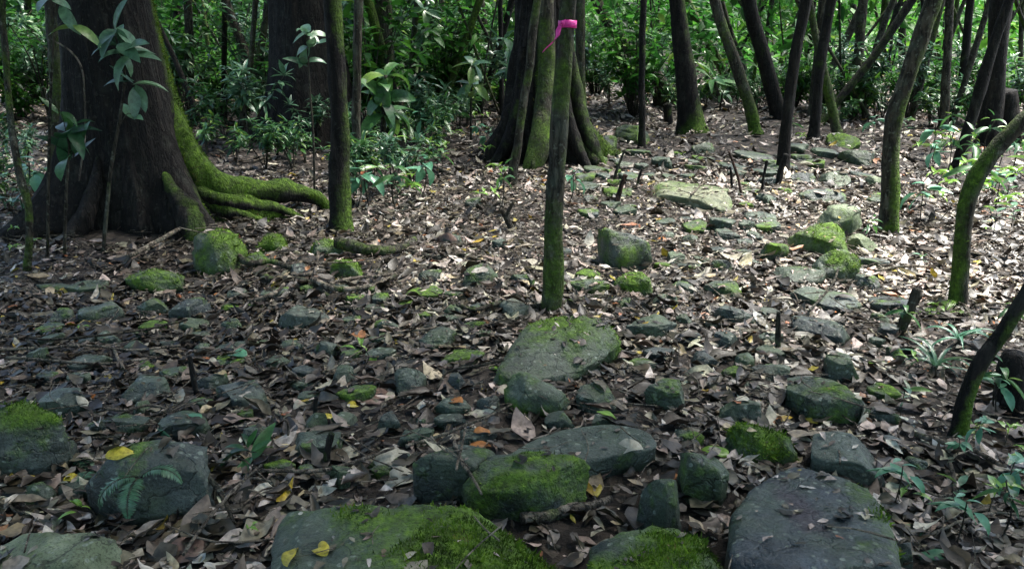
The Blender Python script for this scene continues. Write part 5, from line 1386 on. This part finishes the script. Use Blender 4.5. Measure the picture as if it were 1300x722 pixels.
for a in [
 ('yellow fallen leaf at the bottom edge on the long boulder, left of two', 372, 706, 36, 80, M_YELLOW, -.6, .5, .62),
 ('yellow fallen leaf at the bottom edge on the long boulder, right of two', 406, 697, 36, 130, M_YELLOW, -.9, .4, .62),
 ('mottled yellow leaf lying on top of the faceted rock under the fern', 154, 577, 36, 20, M_YELLOW, -.4, .3, .55),
 ('small yellow leaf in the dark gap left of the faceted rock', 94, 608, 24, 40, M_YELLOW, -.8, .4, .6),
 ('bright yellow leaf right of the dark slab in the left foreground', 287, 529, 22, 60, M_YELLOW, -.6, .3, .6),
 ('yellow leaf lying left of the thin dark stake tip, lower one', 420, 531, 22, 10, M_YELLOW, -.5, .3, .5),
 ('dull yellow leaf above the large brown leaf', 450, 515, 20, 30, M_YELLOW, -.8, .3, .6),
 ('yellow-green long leaf left of the central boulder', 626, 468, 30, 150, M_LIME, -.7, .4, .28),
 ('yellow-green leaf beside the small bright green seedling', 474, 456, 24, 70, M_LIME, -.6, .3, .5),
 ('fresh green leaf lying alone in the litter at the left', 300, 450, 40, 150, M_JADE, -.4, .3, .45),
 ('lime green leaf in the middle of the foreground, behind the wide flat slab', 769, 527, 28, 160, M_LIME, -.5, .3, .4),
 ('large lime green leaf left of the low bright mossy rock', 904, 574, 44, 160, M_LIME, -.6, .3, .5),
 ('orange-brown curled leaf below the flat slab, right of centre', 852, 604, 24, 100, M_ORANGE, -1.3, .5, .7),
 ('orange leaf resting on the square-faced block', 612, 566, 34, 10, M_ORANGE, -.6, .3, .4),
 ('rusty brown leaf right of the upright stone', 576, 510, 28, 150, M_ORANGE, -.9, .4, .6),
 ('rusty leaf behind the square-faced block', 614, 549, 26, 10, M_ORANGE, -.5, .4, .5),
 ('big pale leaf left of the square-faced block, upper of two', 504, 582, 58, 20, M_PALE, -.7, .35, .55),
 ('big pale leaf left of the square-faced block, lower of two', 500, 610, 60, 170, M_PALE, -.6, .3, .6),
 ('crumpled pale leaf on the straight edge of the wide flat slab', 792, 568, 48, 165, M_PALE, -1.0, .4, .5),
 ('pale leaf hanging over the thin dark stake', 388, 512, 44, 70, M_PALE, -.8, .4, .5),
 ('large purple-brown leaf flat in the litter left of centre', 482, 506, 50, 25, M_BROWNL, -.3, .2, .7),
 ('pale curled leaf standing up right of the flat-topped rock', 1098, 520, 46, 110, M_PALE, -1.6, .7, .5),
 ('large brown leaf in the bottom left, below the pale twig', 244, 700, 66, 20, M_BROWNL, -.5, .3, .6),
 ('narrow pale leaf left of the large brown leaf at the bottom', 226, 680, 46, 40, M_PALE, -.4, .4, .2),
 ('white leaf on the grey stone of the lower left', 103, 510, 20, 150, M_PALE, -.3, .2, .6),
 ('yellow leaf beside the curved mossy sapling', 1238, 334, 16, 90, M_YELLOW, -.6, .3, .7),
 ('yellow-green long leaf behind the smooth rounded olive rock', 1112, 461, 34, 150, M_LIME, -.6, .3, .35),
 ('jade leaf lying on the dark slab above the faceted rock', 246, 530, 24, 160, M_JADE, -.4, .3, .5),
 ('jade green leaf on the slab, pointing down to the mottled yellow leaf', 208, 548, 34, 150, M_JADE, -.4, .3, .4),
 ('jade round leaf right of the large blue-grey slab', 1157, 674, 28, 90, M_JADE, -.4, .2, .8),
 ('long jade leaf at the bottom edge right of the large blue-grey slab', 1182, 706, 52, 172, M_JADE, -.5, .3, .32),
 ('green leaf in the litter near the bottom right corner', 1246, 668, 26, 20, M_JADE, -.5, .3, .3),
 ('pinkish brown leaf in the litter left of the ribboned sapling', 566, 305, 32, 150, M_BROWNL, -.6, .3, .6),
 ('orange-brown leaf right of the pointed rock', 844, 306, 22, 20, M_ORANGE, -.6, .4, .6),
 ('pale leaf on the litter right of the low dark slab', 900, 438, 26, 150, M_PALE, -.5, .4, .35),
 ('pale brown leaf curled in front of the dark rounded stone', 948, 508, 34, 20, M_PALE, -.9, .5, .4),
 ('long pale strip of bark or leaf left of the low bright mossy rock', 962, 598, 60, 50, M_PALE, -.5, .6, .35),
 ('dark red leaf by the blocky stone below the big left tree', 280, 376, 22, 60, M_ORANGE, -.9, .4, .6),
 ('brown curled leaf on the litter above the orange-brown curled leaf', 772, 604, 44, 30, M_BROWNL, -1.2, .5, .5),
 ('yellowish crumpled leaf left of the leaning upright rock', 752, 616, 44, 100, M_YELLOW, -1.2, .5, .5)]:
    fallen_leaf(*a[:9], tint=(.15 if 'crumpled leaf left of the leaning' in a[0] else .5))

# ------------------------------------------------------------------ leaf litter (beyond counting)
rgl = np.random.default_rng(99)
def scatter(n, y0, y1, margin=2.0):
    y = np.sqrt(rgl.uniform(y0 ** 2, y1 ** 2, n)); hw = .70 * y + margin
    return rgl.uniform(-1, 1, n) * hw, y
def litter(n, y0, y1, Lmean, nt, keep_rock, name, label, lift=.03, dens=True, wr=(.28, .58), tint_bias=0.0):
    x, y = scatter(n, y0, y1)
    k = np.ones(n, bool)
    if dens:
        c = fbm(np.stack([x * .9, y * .9, np.zeros(n)], 1), 61, 3)
        k = rgl.random(n) < np.clip(.74 + .75 * c, .28, 1)
    k &= ~((np.hypot(x - lt_c[0], y - lt_c[1]) < .75) | (np.hypot(x - ct_c[0], y - ct_c[1]) < .6))
    x, y = x[k], y[k]
    z, N, R = surf_many(x, y)
    k = ~R | ((rgl.random(len(x)) < keep_rock) & (N[:, 2] > .8))
    x, y, z, N, R = x[k], y[k], z[k], N[k], R[k]; n = len(x)
    L = Lmean * rgl.lognormal(0, .48, n); L = np.clip(L, Lmean * .3, Lmean * 2.4)
    L = np.where(R, L * .75, L)
    a = rgl.uniform(0, 2 * PI, n)
    sg = np.where(R, .10, .19)
    N = N + rgl.normal(0, 1, (n, 3)) * sg[:, None]; N[:, 2] = np.abs(N[:, 2]); N /= np.linalg.norm(N, axis=1)[:, None]
    D = np.stack([np.cos(a), np.sin(a), np.zeros(n)], 1); D -= N * np.sum(D * N, 1)[:, None]; D /= np.linalg.norm(D, axis=1)[:, None]
    up = np.where(R, .006, .004 + rgl.random(n) ** 1.6 * lift)
    P = np.stack([x, y, z + up], 1) - D * (L / 2)[:, None]
    bend = rgl.normal(0, .52, n); bend = np.where(R, -np.abs(bend) * .5, bend)
    V, F, idx = leaf_batch(P, D, N, L, L * rgl.uniform(*wr, n), bend, rgl.normal(.12, .45, n), rgl.normal(0, .6, n), nt, rgl.choice([.55, .75]), .22)
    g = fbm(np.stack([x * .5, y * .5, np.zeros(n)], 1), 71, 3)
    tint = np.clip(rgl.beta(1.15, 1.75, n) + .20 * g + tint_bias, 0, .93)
    rare = rgl.random(n); tint = np.where(rare < .012, .97, tint); tint = np.where((rare > .012) & (rare < .02), 1.0, tint)
    o = link(name, mesh_np(name, V, F, M_LITTER, True, {'tint': tint[idx], 'hue': rgl.random(n)[idx]})); tag(o, label, 'leaf litter', kind='stuff')
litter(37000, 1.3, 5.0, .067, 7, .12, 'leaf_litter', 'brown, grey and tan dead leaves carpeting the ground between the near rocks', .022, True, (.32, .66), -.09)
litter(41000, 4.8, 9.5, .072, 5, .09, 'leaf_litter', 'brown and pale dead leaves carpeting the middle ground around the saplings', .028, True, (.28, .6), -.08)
litter(46000, 9.3, 21, .088, 4, .12, 'leaf_litter', 'pale dead leaves covering the forest floor further back', .05)
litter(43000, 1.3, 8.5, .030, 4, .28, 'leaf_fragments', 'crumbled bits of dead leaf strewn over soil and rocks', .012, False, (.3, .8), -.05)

litter(12000, 13, 24, .13, 4, .1, 'leaf_litter', 'pale dead leaves on the furthest open forest floor', .05, False)

def twigs(n, y0, y1, r0, r1):
    x, y = scatter(n, y0, y1); z, N, R = surf_many(x, y)
    a = rgl.uniform(0, 2 * PI, n); L = rgl.lognormal(math.log(.14), .6, n).clip(.05, .6)
    parts = []
    for i in range(n):
        if R[i] and rgl.random() < .6: continue
        d = np.array([math.cos(a[i]), math.sin(a[i]), rgl.normal(0, .12)]); c = np.array([x[i], y[i], z[i] + rgl.uniform(.012, .045)])
        s = np.array([-d[1], d[0], .2]) * rgl.normal(0, .12) * L[i]
        r = rgl.uniform(r0, r1)
        parts.append(tube([c - d * L[i] / 2, c + s, c + d * L[i] / 2], [r, r * .9, r * .6], 5, 7, .12, i, .08, cap=False))
    V, F, M = join(parts)
    o = link('twig_litter', mesh_np('twig_litter', V, F, M_STICK, True, {'moss': M})); tag(o, 'thin dry twigs scattered all through the leaf litter', 'twigs', kind='stuff')
twigs(5200, 1.4, 8.5, .0012, .0040)

# ------------------------------------------------------------------ far thicket: reads as one mass of foliage
def far_mass(n, name, label, Y0, Y1, L0, seed, hmax, thr, mat, right_open=0.0, tm=.45):
    rg = np.random.default_rng(seed)
    out = []
    y = np.sqrt(rg.uniform(Y0 ** 2, Y1 ** 2, n * 4)); x = rg.uniform(-1, 1, n * 4) * (.78 * y + 2)
    h = hmax * rg.random(n * 4) ** .9
    P = np.stack([x, y, h], 1)
    c = fbm(P * np.array([.55, .35, .6]), seed, 4) + .35 * fbm(P * 2.1, seed + 2, 2)
    open_ = right_open * np.clip((x / y - .28) * 4, 0, 1) * np.clip((h - 1.2) / 2, 0, 1)
    k = c > thr - .25 * np.clip(1 - h / 1.5, 0, 1) + open_
    P = P[k][:n]; n = len(P)
    P[:, 2] += ground_z(P[:, 0], P[:, 1])
    t = rg.uniform(0, 6.28, n); el = rg.normal(-.1, .45, n)
    D = np.stack([np.cos(t) * np.cos(el), np.sin(t) * np.cos(el), np.sin(el)], 1)
    D, N = frames(D, rg=rg, jit=.4)
    L = L0 * rg.lognormal(0, .5, n)
    V, F, idx = leaf_batch(P, D, N, L, L * rg.uniform(.24, .42, n), -rg.uniform(0, .9, n), rg.uniform(.1, .5, n), rg.normal(0, .2, n), 3, .7)
    tint = np.clip(rg.normal(tm, .2, n) + .35 * vnoise(P * .5, seed) + .25 * np.clip(P[:, 0] / P[:, 1], -.6, .6), 0, 1)
    o = link(name, mesh_np(name, V, F, mat, True, {'tint': tint[idx]})); tag(o, label, 'undergrowth', kind='stuff')
far_mass(52000, 'undergrowth', 'thick green leaves of the undergrowth between the further trunks', 16, 28, .25, 5, 4.2, .25, M_FAR, .6)
far_mass(40000, 'far_forest', 'solid mass of forest foliage closing the view', 28, 46, .42, 6, 6.0, .05, M_FAR, .6, .35)
far_mass(46000, 'far_forest', 'furthest wall of trees and leaves behind the thicket', 46, 72, .85, 9, 7.5, -.6, M_FAR, .8, .25)
def forest_round(n, r0, r1, hmax, L0, seed):
    # unseen forest beside and behind the viewer, added to block low sky light
    rg = np.random.default_rng(seed)
    a = rg.uniform(math.radians(48), math.radians(312), n); r = np.sqrt(rg.uniform(r0 ** 2, r1 ** 2, n)); h = hmax * rg.random(n)
    P = np.stack([np.sin(a) * r, np.cos(a) * r, h], 1)
    P = P[fbm(P * .4, seed, 3) > -.35]; n = len(P)
    P[:, 2] += ground_z(P[:, 0], P[:, 1])
    t = rg.uniform(0, 6.28, n); el = rg.normal(-.1, .45, n)
    D, N = frames(np.stack([np.cos(t) * np.cos(el), np.sin(t) * np.cos(el), np.sin(el)], 1), rg=rg, jit=.4)
    L = L0 * rg.lognormal(0, .3, n)
    V, F, idx = leaf_batch(P, D, N, L, L * .36, -rg.uniform(0, .9, n), rg.uniform(.1, .5, n), rg.normal(0, .2, n), 3, .7)
    o = link('surrounding_forest', mesh_np('surrounding_forest', V, F, M_FAR, True, {'tint': np.clip(rg.normal(.4, .2, n), 0, 1)[idx]}))
    tag(o, 'unseen forest foliage added beside and behind the viewer to block low sky light', 'undergrowth', kind='stuff')
forest_round(26000, 9, 20, 11, .42, 15)

# ------------------------------------------------------------------ unseen trees added beside and behind the viewer so their crowns shade the foreground
def shade_tree(label, x, y, H, r, seed, cz=None):
    b = np.array([x, y, gz(x, y)])
    root = link('tree', None, None, b); tag(root, label, 'tree')
    rg = np.random.default_rng(seed)
    P = [np.array([0, 0, -.1]), np.array([0, 0, 0.]), np.array([rg.normal(0, .1), rg.normal(0, .1), H * .5]), np.array([rg.normal(0, .3), rg.normal(0, .3), H])]
    V, F, M = tube(P, [.30, .24, .17, .08], 18, 50, .1, seed, .2, None, .5)
    link('trunk', mesh_np('trunk', V, F, M_BARK, True, {'moss': M}), root)
    c = link('crown', CROWN_BIG[seed % 2], root, tuple(P[-1])); c.scale = (r, r, r * .8)
shade_tree('unseen tall tree added beside the viewer on the left for its shade', -4.8, 1.0, 8, 5.0, 51)
shade_tree('unseen tall tree added behind the viewer for its shade', .4, -3.6, 8, 6.0, 52)
shade_tree('unseen tall tree added beside the viewer on the right for its shade', 6.2, 2.2, 8, 3.6, 53)

# ------------------------------------------------------------------ light, sky, camera
SUN_EL, SUN_AZ = math.radians(66), math.radians(62)        # azimuth from +Y towards +X: high, from the right and slightly behind the scene
w = bpy.data.worlds.new('World'); scene.world = w; w.use_nodes = True
nt = w.node_tree; nt.nodes.clear()
sky = nt.nodes.new('ShaderNodeTexSky'); sky.sky_type = 'NISHITA'; sky.sun_disc = False
sky.sun_elevation = SUN_EL; sky.sun_rotation = SUN_AZ; sky.air_density = 1.0; sky.dust_density = 2.0
bg = nt.nodes.new('ShaderNodeBackground'); bg.inputs['Strength'].default_value = .095
ow = nt.nodes.new('ShaderNodeOutputWorld')
nt.links.new(sky.outputs[0], bg.inputs['Color']); nt.links.new(bg.outputs[0], ow.inputs['Surface'])
sd = bpy.data.lights.new('sun', 'SUN'); sd.energy = 5.0; sd.angle = math.radians(24); sd.color = (1.0, .96, .90)
so = bpy.data.objects.new('sun', sd); COL.objects.link(so)
dirv = Vector((math.sin(SUN_AZ) * math.cos(SUN_EL), math.cos(SUN_AZ) * math.cos(SUN_EL), math.sin(SUN_EL)))
so.rotation_euler = dirv.to_track_quat('Z', 'Y').to_euler(); so.location = (10, 10, 25)

cd = bpy.data.cameras.new('camera'); cam = bpy.data.objects.new('camera', cd); COL.objects.link(cam)
cd.sensor_fit = 'HORIZONTAL'; cd.sensor_width = 36; cd.lens = 36 * FOC / IMG_W; cd.clip_start = .05; cd.clip_end = 600
cam.location = tuple(CAM); cam.rotation_euler = (PI / 2 - PITCH, 0, 0)
scene.camera = cam
vs = scene.view_settings
scene.display_settings.display_device = 'sRGB'
vs.view_transform = 'Standard'; vs.look = 'None'; vs.gamma = 1; vs.use_curve_mapping = False
vs.exposure = 2.65
scene.cycles.max_bounces = 6; scene.cycles.diffuse_bounces = 3; scene.cycles.glossy_bounces = 2; scene.cycles.transmission_bounces = 3
scene.cycles.sample_clamp_indirect = 4
scene.cycles.use_denoising = True
